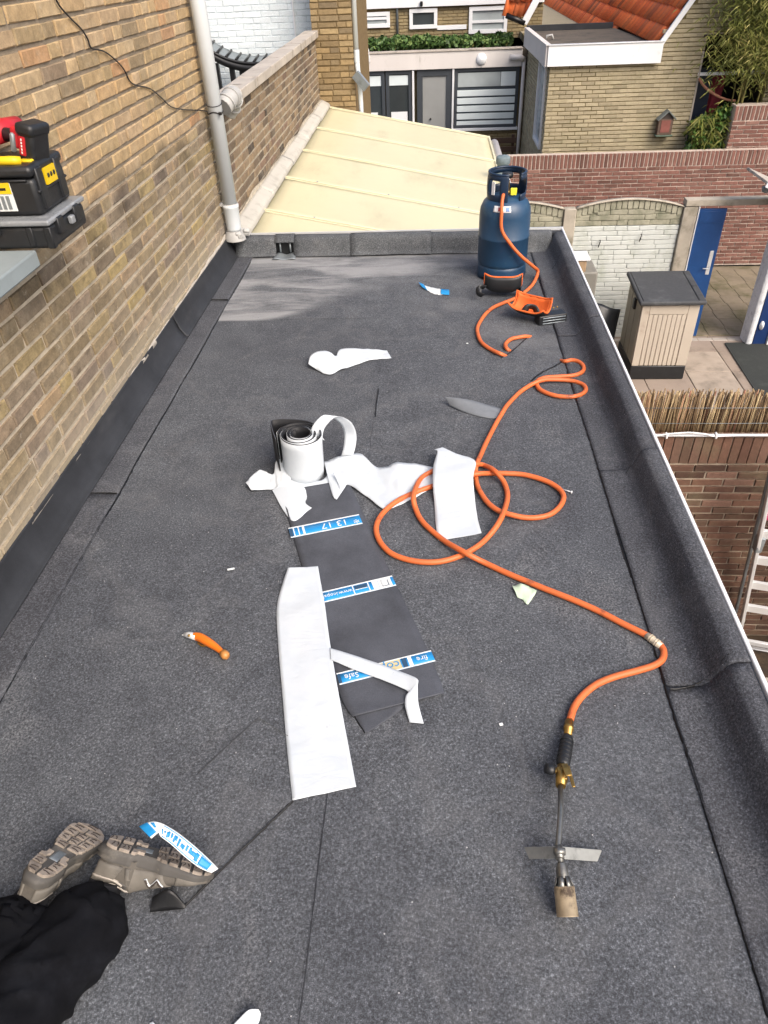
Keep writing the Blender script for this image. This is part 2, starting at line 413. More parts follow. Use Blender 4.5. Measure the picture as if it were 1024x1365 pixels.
# ------------------------------------------------------------------ bricks and brick walls
def brick_mesh(L, H, D=.05, seed=0):
    rnd = random.Random(seed); c = .0035; j = lambda s=.0016: rnd.uniform(-s, s) * 1.9
    a, b = L / 2, H / 2
    ring = lambda x, z, y, s: [(-x + j(s), y, -z + j(s)), (x + j(s), y, -z + j(s)), (x + j(s), y, z + j(s)), (-x + j(s), y, z + j(s))]
    v = ring(a, b, D, 0) + ring(a, b, c * 1.2, .0012) + [(x, y + j(.001), z) for x, y, z in ring(a - c, b - c, 0, .0016)]
    f = [(i, (i + 1) % 4, 4 + (i + 1) % 4, 4 + i) for i in range(4)] + [(4 + i, 4 + (i + 1) % 4, 8 + (i + 1) % 4, 8 + i) for i in range(4)] + [(8, 9, 10, 11)]
    return v, f
_bm_cache = {}
def bricks(root, O, U, N, L, rows, mat, mort, course=.0625, blen=.22, joint=.011, bond='run', proud=.006, openings=(), maxn=300,
           pix=8.0, vis=None, thick=.1, seed=1, top=None, soldier=False, tintf=None, backing=True, back_top=None, single=None, rough=.003, name='brick', pj=None):
    """O bottom-left of the face, U along the wall, N out of the face. Bricks that show become objects of their own."""
    rnd = random.Random(seed); O, U, N = Vector(O), Vector(U), Vector(N); Z = Vector((0, 0, 1))
    rects = []
    if soldier:                      # one row of bricks on end
        x = 0
        while x < L - .02:
            rects.append((x, min(x + course - joint, L), 0, rows)); x += course
    else:
        for r in range(rows):
            z0 = r * course; x = -blen * (.5 if r % 2 else 0) - rnd.random() * .03; k = 0
            while x < L:
                ln = blen
                if bond == 'wild' and rnd.random() < .22: ln = blen / 2
                if bond == 'head' and r % 2: ln = blen / 2
                x0, x1 = max(x, 0), min(x + ln - (joint if pj is None else pj), L)
                if x1 - x0 > .02: rects.append((x0, x1, z0 + joint / 2, z0 + course - joint / 2))
                x += ln
    out = []
    for (a, b, c, d) in rects:
        segs = [(a, b)]
        for (oa, ob, oc, od) in openings:
            if d <= oc + .01 or c >= od - .01: continue
            ns = []
            for (p, q) in segs:
                if q <= oa or p >= ob: ns.append((p, q)); continue
                if oa - p > .025: ns.append((p, oa))
                if q - ob > .025: ns.append((ob, q))
            segs = ns
        for (p, q) in segs:
            if top and top((p + q) / 2) < d: continue
            out.append((p, q, c, d))
    items = []
    for (a, b, c, d) in out:
        ctr = O + U * (a + b) / 2 + Z * (c + d) / 2
        p = proj(ctr); size = 0
        if p and -8 < p[0] < IW + 8 and -8 < p[1] < IH + 8 and (vis is None or vis(p[0], p[1])):
            p0 = proj(O + U * a + Z * (c + d) / 2); p1 = proj(O + U * b + Z * (c + d) / 2)
            q0 = proj(ctr - Z * (d - c) / 2); q1 = proj(ctr + Z * (d - c) / 2)
            if p0 and p1 and q0 and q1: size = max(math.hypot(p0[0] - p1[0], p0[1] - p1[1]), math.hypot(q0[0] - q1[0], q0[1] - q1[1]))
        items.append((size, a, b, c, d))
    items.sort(key=lambda t: -t[0])
    base = frame((0, 0, 0), U, -N, Z)
    joined = MB(); cnt = 0
    for (size, a, b, c, d) in items:
        tint = tintf(rnd, (a + b) / 2, (c + d) / 2) if tintf else rnd.random()
        ctr = O + U * (a + b) / 2 + Z * (c + d) / 2 + N * (proud + rnd.uniform(-1, 1) * rough)
        rot = Matrix.Rotation(rnd.uniform(-1, 1) * .008, 4, 'Y') @ Matrix.Rotation(rnd.uniform(-1, 1) * .012, 4, 'Z')
        Lb, Hb = round(b - a, 2), round(d - c, 3)
        if size >= pix and cnt < maxn:
            key = (Lb, Hb, mat.name, rnd.randrange(3))
            if key not in _bm_cache:
                v, f = brick_mesh(Lb, Hb, .05, key[3] + int(Lb * 1000))
                me = bpy.data.meshes.new(name); me.from_pydata(v, [], f); me.materials.append(mat); _bm_cache[key] = me
            o = bpy.data.objects.new(name, _bm_cache[key]); COL.objects.link(o)
            o.parent = root; o.matrix_parent_inverse = WM[root.name].inverted()
            o.matrix_basis = T(*ctr) @ base @ rot
            o['tint'] = tint; cnt += 1
        else:
            v, f = brick_mesh(Lb, Hb, .03, rnd.randrange(9))
            joined.add(v, f, False, 0, T(*ctr) @ base @ rot, tint)
    if joined.v: joined.build(name + 'work' if name == 'brick' else name + '_rest', mat, root, kind='stuff', attr=True)
    return cnt
def slab_face(mb, O, U, N, L, H, thick, openings=()):
    """wall body behind the bricks, left open at the openings"""
    O, U, N = Vector(O), Vector(U), Vector(N)
    xs = sorted({0, L} | {min(max(v, 0), L) for o in openings for v in o[:2]}); zs = sorted({0, H} | {min(max(v, 0), H) for o in openings for v in o[2:]})
    F = frame(O, U, -N, (0, 0, 1))
    for i in range(len(xs) - 1):
        for j in range(len(zs) - 1):
            mx, mz = (xs[i] + xs[i + 1]) / 2, (zs[j] + zs[j + 1]) / 2
            if any(o[0] < mx < o[1] and o[2] < mz < o[3] for o in openings): continue
            mb.box(xs[i], xs[i + 1], 0.0, thick, zs[j], zs[j + 1], F)
    return mb
# ------------------------------------------------------------------ the flat roof
WX = -1.385                     # face of the house wall
RY = 4.93                       # far end of the roof
roof = MB().box(-1.6, .845, -1.6, 4.965, -.35, -.004).build('flat_roof', M['bitumen'], label='dark grey granule felt flat roof with upstands and a white edge trim', kind='structure')
wob = lambda y, s, a: a * (noise.noise((s, y * 3.1, 0)) + .5 * noise.noise((s, y * 11, 3)))
def sheet(name, x0, x1, y0, y1, z, mat, s=0.0, amp=.004, nx=6, ny=120, sol=.004):
    def fn(u, v):
        y = y0 + (y1 - y0) * v
        a, b = x0 + wob(y, s, amp), x1 + wob(y, s + 9, amp)
        x = a + (b - a) * u
        return (x, y, z + .0022 * noise.noise((x * 2.5, y * 1.6, s)) )
    o = MB().grid(fn, nx, ny, smooth=False).build(name, mat, roof, solid=sol, offs=-1)
    return o
sheet('felt_sheet', -1.30, -.24, -1.5, 3.835, .0075, M['felt'], 1)
sheet('felt_sheet', -1.30, -.24, 3.82, 4.86, .0090, M['felt'], 2, .004, 6, 40)
sheet('felt_sheet', -.255, .70, -1.5, 4.86, .010, M['felt'], 3)
# the patched corner piece by the workman's feet, let in at an angle
pts = [gz(345, 957, .0)[:2], gz(384, 982, 0)[:2], gz(392, 1068, 0)[:2], gz(225, 1218, 0)[:2], gz(150, 1120, 0)[:2]]
pts = [pts[0], pts[1], pts[2], pts[3], pts[4]]
mbp = MB().prism(pts[::-1], .0, .0105)
o = mbp.build('felt_patch', M['felt'], roof)
def seam(pts, wd, s, mat=M['bitumen_black'], h=.0035):
    P = crom(pts, 14); mb = MB()
    def fn(u, v):
        i = min(int(v * (len(P) - 1)), len(P) - 1); p = P[i]
        t = (P[min(i + 1, len(P) - 1)] - P[max(i - 1, 0)]).normalized(); nrm = Vector((-t.y, t.x, 0))
        l = v * len(P) * 1.0
        ww = wd * max(.12, .75 + .8 * noise.noise((l * .31, s, 0)) + .6 * noise.noise((l * .9, s, 5)))
        q = p + nrm * ((u - .5) * ww + .25 * wd * noise.noise((l * .4, s, 9)))
        return (q.x, q.y, q.z + (h if .01 < u < .99 else -.002))
    return mb.grid(fn, 4, len(P) - 1).build('bitumen_bead_or_crease', mat, roof)
yy = lambda x, z, *ys: [(x + wob(y, x * 7, .005), y, z) for y in ys]
seam(yy(.650, .0125, *[-1 + .12 * i for i in range(49)]), .0095, 1)
seam(yy(-1.212, .0105, *[-1 + .12 * i for i in range(49)]), .006, 2)
seam(yy(-.252, .0095, *[-1 + .12 * i for i in range(20)]), .0045, 3, M['bitumen'], .0012)
seam(yy(-.250, .0095, 2.75, 2.85, 2.95, 3.0), .008, 33)
PA = lambda *q: [tuple(gz(a, b, .0105)) for a, b in q]
seam(PA((391, 1068), (350, 1107), (300, 1155), (247, 1208)), .0036, 34)
seam(PA((345, 957), (300, 998), (262, 1034)), .0022, 35, M['bitumen'])
seam(PA((345, 957), (366, 970), (384, 982)), .003, 36, M['felt_up'])
seam(PA((668, 477), (680, 470), (692, 460), (705, 448)), .006, 37)  # this and the next: shade along the felt crease, drawn as dark beads
seam(PA((708, 508), (722, 497), (740, 488), (752, 480), (770, 466), (780, 448), (784, 428), (786, 412)), .011, 38)
seam(PA((487, 978), (470, 950), (458, 915)), .004, 39)
# left band and smooth flashing up the wall
def edge_run(name, prof, y0, y1, mat, s, sol=.004, n=70):
    def fn(u, v):
        k = u * (len(prof) - 1); i = min(int(k), len(prof) - 2); f = k - i
        x = prof[i][0] * (1 - f) + prof[i + 1][0] * f; z = prof[i][1] * (1 - f) + prof[i + 1][1] * f
        y = y0 + (y1 - y0) * v; w_ = 1 if .02 < u else .6
        nz = noise.noise((x * 6 + s, y * 2.2, z * 6)) * .0045 * w_
        return (x + nz, y, z + nz)
    return MB().grid(fn, (len(prof) - 1) * 3, n).build(name, mat, roof, solid=sol, offs=0)
bandp = [(-1.212, .011), (-1.27, .011), (-1.335, .013)]
edge_run('edge_band', bandp, -1.5, 2.175, M['felt_band'], 4)
edge_run('edge_band', bandp, 2.17, 4.10, M['felt_band'], 5)
edge_run('edge_band', [(-1.214, .016), (-1.27, .016), (-1.335, .017)], 4.09, 4.86, M['felt_band'], 6)
flp = [(-1.318, .019), (-1.335, .026), (-1.36, .065), (-1.376, .115), (-1.380, .138)]
edge_run('smooth_flashing', flp, -1.5, 3.60, M['bitumen'], 7)
edge_run('smooth_flashing', [(a + .003, b + .002) for a, b in flp], 3.58, 4.90, M['bitumen'], 8)
seam([(-1.318, 2.172, .016), (-1.27, 2.174, .0155), (-1.215, 2.172, .0155)], .006, 8)
seam([(-1.318, 4.09, .0205), (-1.27, 4.092, .0195), (-1.215, 4.09, .0195)], .005, 9)
# right cap sheet over the edge
capp = [(.650, .0145), (.70, .0145), (.742, .016), (.764, .035), (.785, .085), (.798, .110), (.815, .119), (.848, .120)]
for i, (a, b) in enumerate([(-1.5, 1.302), (1.30, 2.33), (2.325, 3.55), (3.545, 4.90)]):
    edge_run('edge_cap_sheet', [(x, z + (.003 if i % 2 else 0)) for x, z in capp], a, b, M['felt_band'] if i % 2 else M['felt_band'], 11 + i)
seam([(.655, 1.285, .020), (.70, 1.292, .020), (.742, 1.31, .022), (.766, 1.32, .042), (.785, 1.325, .09), (.80, 1.33, .116)], .007, 20)
seam([(.742, 2.30, .0215), (.766, 2.33, .043), (.785, 2.335, .09)], .006, 21)
seam([(.74, 4.50, .0215), (.765, 4.53, .043), (.785, 4.55, .09)], .006, 22)
# far upstand in four lengths, with the outlet cut through it
fup = [(4.835, .016), (4.858, .026), (4.872, .075), (4.884, .112), (4.905, .124), (4.945, .126)]
def far_run(x0, x1, s, dz=0.0, prof=fup):
    def fn(u, v):
        k = v * (len(prof) - 1); i = min(int(k), len(prof) - 2); f = k - i
        y = prof[i][0] * (1 - f) + prof[i + 1][0] * f - dz; z = prof[i][1] * (1 - f) + prof[i + 1][1] * f + dz
        x = x0 + (x1 - x0) * u
        n_ = noise.noise((x * 5 + s, y * 9, z * 9)) * .005
        return (x, y + n_, z + n_ * .5)
    return MB().grid(fn, max(4, int((x1 - x0) * 24)), 14).build('upstand_sheet', M['felt_up'], roof, solid=.005, offs=0)
far_run(-1.33, -1.055, 31, .002); far_run(-.935, -.535, 32); far_run(-.55, -.01, 33, .004); far_run(-.03, .78, 34, .0)
far_run(-1.06, -.93, 35, .003, [(4.868, .095), (4.876, .105), (4.889, .118), (4.908, .129), (4.945, .131)])
MB().box(-1.39, .85, 4.91, 4.96, -.004, .118).build('upstand_core', M['bitumen'], roof)
sc = MB().box(-1.06, -.93, 4.895, 4.9085, .0, .10).build('outlet', M['bitumen_black'], roof)
MB().grid(lambda u, v: (-1.075 + .16 * u + (u - .5) * -.04 * v, 4.79 + .11 * v, .013 + .02 * v * abs(u - .5) + .004 * math.sin(u * 9)), 8, 6).build('lead_apron', M['zinc'], sc, solid=.003)
t_ = MB(); t_.tube([(-1.03, 4.885, .03), (-1.028, 4.887, .092)], .006); t_.tube([(-.96, 4.885, .03), (-.962, 4.887, .092)], .006)
t_.build('outlet_lip', M['zinc'], sc)
# white aluminium trims
tr = MB(); tr.bbox(.850, .863, -1.6, 4.962, .02, .129, .003, 1)
tr.build('edge_trim', M['white_paint'], roof)
MB().box(-1.33, .863, 4.9625, 4.976, .02, .134).build('edge_trim', M['alu'], roof)
# outside walls of this extension, under the roof
ext = MB().box(.63, .83, -1.6, 4.95, -3.1, -.36).build('extension_wall', M['brick_brown'], roof)
# ------------------------------------------------------------------ house wall on the left
hw = thing('house_wall', (-1.45, 2.0, 0), 'tall yellow brick house wall along the left edge of the felt roof', 'wall')
MB().box(-1.62, WX - .004, -1.6, 4.97, -3.1, 2.75).build('mortar', M['mortar_house'], hw)
tb_vis = lambda x, y: not (x < 100 and 165 < y < 345)
bricks(hw, (WX, -1.5, .105), (0, 1, 0), (1, 0, 0), 6.47, 42, M['brick_house'], M['mortar_house'], bond='wild', vis=tb_vis, pix=7, seed=3, rough=.0016, proud=.0035, joint=.014)
# pale mortar skim smeared where the flashing meets the wall
MB().grid(lambda u, v: (WX + .004 + .004 * (1 - v) + .002 * noise.noise((u * 40, v * 3, 1)), 1.2 + 3.7 * u, .118 + (.012 + .016 * noise.noise((u * 26, 2, 0)) + .035 * u * u) * v), 140, 2).build('mortar_skim', pbr('grey mortar skim', 'a8a298', .95, .15, 30, 0, '85807a', 12), hw, solid=.002)

# downpipe on the corner
dp = thing('downpipe', (-1.315, 4.86, .2), 'tall pale grey plastic downpipe running down the brick wall corner to the roof', 'pipe')
MB().tube([(-1.318, 4.86, 2.6), (-1.318, 4.86, .33)], .044, 20).build('pipe', M['pvc'], dp)
MB().lathe([(.044, .19), (.046, .19), (.0465, .205), (.05, .33), (.053, .335), (.053, .352), (.046, .356)], 20, T(-1.318, 4.86, 0)).build('socket', M['pvc'], dp)
mb = MB().lathe([(.0455, .345), (.0485, .346), (.0485, .36), (.0455, .361)], 20, T(-1.318, 4.86, 0)); mb.box(-1.385, -1.36, 4.845, 4.875, .343, .363); mb.build('pipe_clip', M['pvc_grey'], dp)
mb = MB().tube([(-1.318 + .0455 * math.cos(a), 4.86 + .0455 * math.sin(a), .885 + .006 * math.sin(3 * a)) for a in [k * math.pi / 10 for k in range(20)]], .004, 6, True)
mb.tube([(-1.318 + .046 * math.cos(a), 4.86 + .046 * math.sin(a), .93 + .01 * math.sin(a)) for a in [k * math.pi / 10 for k in range(20)]], .0025, 6, True)
mb.box(-1.285, -1.268, 4.80, 4.818, .877, .893); mb.build('wire_tie', M['cable_black'], dp)
mb = MB().tube(crom([(-1.30, 4.99, .89), (-1.27, 5.06, .925), (-1.262, 5.13, .93), (-1.285, 5.19, .88), (-1.33, 5.21, .83)], 6), [.055] * 24 + [.058], 14)
for k in range(5):
    mb.tube(crom([(-1.30, 4.99, .89), (-1.27, 5.06, .925), (-1.262, 5.13, .93), (-1.285, 5.19, .88), (-1.33, 5.21, .83)], 6)[3 + k * 4:5 + k * 4], .061, 14)
mb.build('flexible_elbow', M['pvc_grey'], dp)
mb = MB()
for k in range(16):
    a = random.random() * 6.28; mb.bbox(-.02, .02, -.014, .014, -.012, .014, .005, 1, T(-1.30 + .06 * math.cos(a), 4.87 + .05 * math.sin(a), .155 + random.random() * .025) @ Matrix.Rotation(random.random() * 3, 4, (1, .4, .3)))
mb.lathe([(.07, .13), (.062, .165), (.045, .19)], 12, T(-1.318, 4.86, 0)); mb.build('mortar_collar', M['pvc_grey'], dp)

# thin cable across the wall
cb = [gx(px, py, WX + .012) for px, py in [(64, -40), (75, 0), (92, 22), (108, 38), (117, 52), (122, 64), (138, 68), (152, 78), (165, 92), (173, 108), (183, 114), (200, 118), (215, 130), (228, 142), (245, 146), (268, 147), (278, 149)]]
MB().tube(crom(cb, 4), .0032, 6).build('wall_cable', M['cable_black'], None, 'thin black cable sagging across the yellow brick wall to the downpipe', 'cable')

# ------------------------------------------------------------------ garden wall with coping
gw = thing('garden_wall', (-1.5, 7.4, -.0), 'low weathered brick wall with a sloping stone coping beyond the downpipe', 'wall')
MB().box(-1.495, WX - .004, 4.985, 9.98, -3.1, .815).build('mortar', M['mortar_garden'], gw)
bricks(gw, (WX, 4.99, .12), (0, 1, 0), (1, 0, 0), 4.99, 11, M['brick_garden'], M['mortar_garden'], bond='wild', pix=6, seed=5, joint=.0165, rough=.002, proud=.003, tintf=lambda r, a, b: min(1, max(0, r.gauss(.5, .28))))
y0 = 4.985; k = 0
while y0 < 9.9:
    y1 = min(y0 + .62 + .05 * random.random(), 9.98)
    MB().bbox(-1.505, -1.345, y0, y1 - .006, .818, .885 + .004 * random.random(), .008, 2).build('coping_stone', M['coping'], gw); y0 = y1
# grey render line and lead flashing at its foot
MB().grid(lambda u, v: (WX + .012 + .004 * noise.noise((u * 30, v * 4, 0)), 5.0 + 4.96 * u, .06 + (.13 + .03 * noise.noise((u * 9, 0, 4))) * v), 90, 2).build('render_band', M['mortar_garden'], gw, solid=.006)

# ------------------------------------------------------------------ cream veranda roof
vr = thing('veranda_roof', (-.3, 7.4, -3.1), 'cream ribbed plastic veranda roof sloping away beyond the felt roof', 'roof')
vz = lambda x: .10 - .195 * (x + 1.30)
ribs = [4.99, 5.62, 6.58, 7.62, 8.68, 9.92]
for i in range(5):
    def fn(u, v, i=i):
        x = -1.30 + 1.98 * u; y = ribs[i] + (ribs[i + 1] - ribs[i]) * v
        y = max(y, 4.99)
        return (x, y, vz(x) - .006 * math.sin(v * math.pi) + .003 * noise.noise((x * 2, y * 2, i)))
    MB().grid(fn, 16, 10).build('roof_panel', M['cream'], vr, solid=.012)
for i in range(1, 6):
    y = ribs[i]; mb = MB()
    F = frame((-1.29, y, vz(-1.29) + .006), (1, 0, -.195), (0, 1, 0), (.195, 0, 1))
    mb.bbox(0, 2.015, -.024, .024, -.002, .006, .003, 1, F); mb.bbox(0, 2.015, -.010, .010, .006, .015, .004, 1, F)
    mb.build('rib', M['cream_rib'], vr)
    sb = MB()
    for q in range(3): sb.lathe([(.0, .019), (.008, .019), (.009, .015)], 8, F @ T(.3 + .62 * q + .1 * (i % 2), 0, 0))
    if i in (1, 2): sb.build('fixing_screws', M['zinc'], vr, kind='stuff')
MB().bbox(.672, .70, 4.99, 9.95, -.36, -.268, .006, 1).build('edge_profile', M['cream_rib'], vr)
MB().tube([(.755, 5.0, -.36), (.755, 9.95, -.36)], .055, 12).build('gutter', M['fascia'], vr)
y0 = 4.985
for k in range(5):
    y1 = y0 + 1.02; y1 = min(y1, 9.97); dz = .0
    mb = MB().grid(lambda u, v: (-1.368 + .105 * v + .002 * noise.noise((u * 5, v * 2, k)), y0 + (y1 - y0 + .03) * u, .170 - .05 * v - .02 * max(0, v - .8) * 5 + .006 * k % .012 + .004 * noise.noise((u * 4, v * 4, k + 7)) + .005 * u), 20, 5)
    mb.build('lead_flashing', M['lead'], vr, solid=.006); y0 = y1
mb = MB()
for y in (5.1, 7.4, 9.85): mb.box(.63, .69, y - .03, y + .03, -3.1, -.37)
mb.build('posts', M['fascia'], vr)
# flue standing at its edge
fl = thing('flue_pipe', (.70, 7.9, -.3), 'short grey metal flue with a domed cap behind the blue gas cylinder', 'pipe')
MB().lathe([(.045, -.6), (.045, -.16)], 16, T(.70, 7.9, 0)).build('pipe', M['zinc'], fl)
MB().lathe([(.0, -.048), (.055, -.056), (.068, -.066), (.072, -.074), (.072, -.125), (.06, -.132), (.058, -.19), (.072, -.20), (.072, -.235), (.05, -.24)], 18, T(.70, 7.9, 0)).build('cap', pbr('dull grey flue paint', '66747a', .75, .15, 14, 0, '4d595e', 10), fl)

# ------------------------------------------------------------------ brick end wall of the neighbour, white bay behind
pb = thing('brick_pier', (-1.16, 11, -3.1), 'narrow ochre brick end of a house standing at the far end of the garden wall', 'wall')
MB().box(-1.42, -.953, 10.005, 12.4, -3.1, 3.2).build('mortar', M['mortar_pier'], pb)
bricks(pb, (-1.42, 10.0, -.60), (1, 0, 0), (0, -1, 0), .47, 50, M['brick_pier'], M['mortar_pier'], bond='wild', pix=6, seed=8, joint=.012)
mb = MB(); mb.tube([(-.915, 10.04, 3.1), (-.915, 10.04, .62)], .028, 12); mb.tube([(-.915, 10.04, .60), (-.89, 10.02, .2), (-.885, 10.02, -2.9)], .028, 12); mb.lathe([(.034, .55), (.034, .68)], 12, T(-.915, 10.04, 0))
mb.build('downpipe', M['pvc'], pb)
# little lean-to gutter end beside it
lg = MB(); F = along((-.93, 9.97, .44), (-.80, 9.93, .30)); lg.box(-.012, .012, -.05, .05, 0, .2, F); lg.box(-.04, -.012, -.05, .05, 0, .2, F)
lg.build('gutter_end', M['zinc'], pb)

wb = thing('white_building', (-2.4, 10.6, -3.1), 'pale white painted brick house wall rising behind the low garden wall', 'house')
MB().box(-6, -1.425, 10.47, 12.2, -3.1, 3.2).build('painted_joints', M['mortar_white'], wb)
bricks(wb, (-3.4, 10.465, .0), (1, 0, 0), (0, -1, 0), 1.97, 40, M['brick_white'], M['mortar_white'], pix=7, seed=9, joint=.007, rough=.0015, proud=.0025)
MB().bbox(-1.70, -1.68, 10.44, 10.464, -.5, 3.1, .003, 1).build('corner_bead', M['white_paint'], wb)
# dark sagging canopy in front of it
cy_ = thing('black_canopy', (-2.2, 10.1, -3.1), 'black curved canopy edge with posts between the downpipe and the white brick house', 'canopy')
cv = crom([gy(*p, 10.05) for p in [(262, 44), (282, 61), (299, 71), (318, 77.5), (336, 80), (353, 79), (372, 73), (392, 60)]], 6)
nn = len(cv) - 1
MB().grid(lambda u, v: cv[int(round(u * nn))] + Vector((0, .30 * (.5 - v), .05 * (.5 - v))), nn, 3).build('canopy_top', M['zinc'], cy_, solid=.012)
MB().grid(lambda u, v: cv[int(round(u * nn))] + Vector((0, -.155, -.03 - .075 * v)), nn, 2).build('front_edge', M['black_steel'], cy_, solid=.02)
MB().tube([p + Vector((0, -.16, -.015)) for p in cv], .016, 8).build('front_rim', M['black_steel'], cy_)
for k in range(2, nn - 1, 4):
    p = cv[k]; MB().tube([p + Vector((0, -.16, .0)), p + Vector((0, .16, .035))], .014, 6).build('roof_bar', M['black_steel'], cy_)
for px in (288, 308, 321):
    p = gy(px, 84, 9.95); MB().box(p.x - .028, p.x + .028, 9.93, 9.985, -3.1, p.z).build('post', M['black_steel'], cy_)
p = gy(326, 88, 10.0); MB().box(p.x, p.x + .7, 10.0, 10.03, -3.1, p.z + .02).build('dark_screen', M['black_steel'], cy_)
ZG = -3.1
# ------------------------------------------------------------------ grounds
M['slab'] = pbr('pinkish concrete paving', '94867a', .92, .1, 5, 0, '766b60', 2.5, .45, .75, .2, 120)
M['slab2'] = pbr('pale paving', '9d9184', .92, .1, 5, 0, '7a7166', 3, .45, .75, .2, 120)
M['alley'] = pbr('mossy alley paving', '7d7260', .95, .2, 3, 0, '565238', 2.2, .42, .72, .4, 70)
M['soil'] = pbr('dark planting soil', '33291f', 1, .4, 20, 0, '4c3d2c', 9, .4, .7, .8, 40)
M['grit'] = pbr('beige grit path', '9a8c7c', 1, .35, 90, 0, '655a4e', 60, .45, .62, .6, 160)
M['ground'] = pbr('far ground', '6d675e', 1, .2, 2)
MB().box(-60, 60, -30, 90, -3.3, -3.16).build('ground', M['ground'], label='plain grey brown earth under the yards and houses', kind='structure')
pat = MB().box(1.0, 7, 4.85, 10.05, -3.155, -3.115).build('patio', M['mortar_brown'], label='patio of square pinkish concrete paving slabs around the storage box', kind='structure')
rnd = random.Random(4)
F0 = Matrix.Rotation(R(-3), 4, 'Z')
for i in range(10):
    for j in range(9):
        x, y = 1.05 + i * .605, 4.9 + j * .605
        if y > 9.75 or x > 6: continue
        MB().bbox(.004, .601, .004, .601, -.05, rnd.uniform(-.003, .003), .006, 1, T(x, y, ZG)).build('paving_slab', M['slab'] if rnd.random() < .7 else M['slab2'], pat)
for i in range(24):
    MB().bbox(.003, .207, 0, .10, -.05, .004 * rnd.random(), .006, 1, T(1.6 + i * .21, 10.1, ZG)).build('threshold_brick', M['coping'], pat)
al = MB().box(-1, 9, 10.22, 13.15, -3.155, -3.105).build('alley', M['alley'], label='worn brown paved alley behind the blue gate', kind='structure')
for i in range(16):
    for j in range(9):
        MB().bbox(.001, .299, .001, .299, -.05, rnd.uniform(-.0015, .0015), .006, 1, T(2.6 + i * .3 + .02 * (j % 2), 10.25 + j * .3, ZG + .012)).build('paving_slab', M['alley'], al)
# dark mat
mt = MB(); q = [gz(966, 457, ZG + .012), gz(1150, 452, ZG + .012), gz(1150, 535, ZG + .012), gz(1014, 532, ZG + .012)]
mt.prism([(p.x, p.y) for p in q][::-1], ZG + .006, ZG + .016)
M['mat'] = pbr('dark green grey matting', '2b2f2e', .95, .25, 60, 0, '3a3e3b', 5, .5, .75, .5, 200)
mt.build('doormat', M['mat'], None, 'dark flat mat lying on the patio slabs in front of the blue door', 'mat')

# ------------------------------------------------------------------ concrete fence with arched top
M['conc'] = pbr('white washed concrete', 'c2c6c2', .92, .06, 4, 0, 'a2a79b', 3.2, .45, .78, .35, 50)
M['conc_top'] = pbr('mossy concrete', '9f9c8a', .92, .14, 5, 0, '6d6f5c', 4, .4, .7, .35, 50)
M['conc_post'] = pbr('concrete post', 'a9a193', .92, .12, 5, 0, '6f6b5c', 4, .45, .75, .3, 60)
fe = thing('concrete_fence', (2.6, 10.25, ZG), 'pale stone-faced concrete fence with arched panel tops behind the storage box', 'fence')
FY = 10.25
bays = [(.28, 1.76), (1.93, 3.33)]
for bi, (xa, xb) in enumerate(bays):
    for r in range(5):
        z0 = ZG + .0 + r * .325; mb = MB(); hh = .32
        mb.box(xa, xb, FY + .012, FY + .045, z0, z0 + hh)
        for s in range(5):                       # split-face courses
            x = xa; zz0 = z0 + s * hh / 5
            while x < xb - .01:
                ln = rnd.uniform(.14, .42); x1 = min(x + ln, xb); d = rnd.uniform(.0, .007)
                mb.bbox(x + .002, x1 - .002, FY - .006 + d, FY + .02, zz0 + .003, zz0 + hh / 5 - .003, .005, 1); x = x1
        mb.build('concrete_panel', M['conc'], fe)
    # arched top: two rough courses and a ring of upright stones
    z0 = ZG + 5 * .325; W_ = xb - xa; arc = lambda x: .235 + .105 * (1 - ((x - (xa + xb) / 2) / (W_ / 2)) ** 2)
    mb = MB()
    poly = [(xa, z0), (xb, z0)] + [(xb - W_ * k / 16, z0 + arc(xb - W_ * k / 16)) for k in range(17)]
    mb.prism(poly, 0, .033, frame((0, FY + .045, 0), (1, 0, 0), (0, 0, 1), (0, -1, 0)))
    for s in range(3):
        x = xa
        while x < xb - .01:
            ln = rnd.uniform(.14, .4); x1 = min(x + ln, xb); top = z0 + arc((x + x1) / 2) - .125; zz = z0 + s * .07
            if zz + .03 < top: mb.bbox(x + .002, x1 - .002, FY - .006 + rnd.uniform(0, .012), FY + .02, zz + .003, min(zz + .067, top), .005, 1)
            x = x1
    n = 19
    for k in range(n):
        x = xa + W_ * (k + .5) / n; t_ = arc(x)
        mb.bbox(x - W_ / n / 2 + .003, x + W_ / n / 2 - .003, FY - .012 + rnd.uniform(0, .01), FY + .02, z0 + t_ - .122, z0 + t_ - .012, .006, 1)
    mb.build('arched_panel', M['conc_top'], fe)
    cp = MB().grid(lambda u, v: (xa + W_ * u, FY - .03 + .09 * v, z0 + arc(xa + W_ * u) - .004), 24, 1); cp.build('arch_rim', M['conc_post'], fe, solid=.014, offs=1)
for xa, xb, zt in [(1.765, 1.925, -1.235), (3.335, 3.52, -1.24)]:
    MB().bbox(xa, xb, FY - .05, FY + .09, ZG, zt, .01, 1).build('concrete_post', M['conc_post'], fe)
for px, py in [(800, 320), (855, 312)]:
    p = gy(px, py, FY - .02); MB().tube([p, p + Vector((0, -.03, -.01)), p + Vector((-.02, -.035, -.09))], .008, 6).build('hook', M['black_steel'], fe)

# ------------------------------------------------------------------ gateway: lintel, blue door, rendered post
gt = thing('garden_gate', (3.52, 10.2, ZG), 'blue garden gate standing open under a grey concrete lintel', 'gate')
MB().bbox(3.345, 5.6, FY - .055, FY + .10, -1.232, -1.15, .006, 1).build('lintel', M['conc_post'], gt)
M['blue'] = pbr('blue gate paint', '12427a', .42, .08, 4, 0, '1f528c', 5, .5, .8, .05)
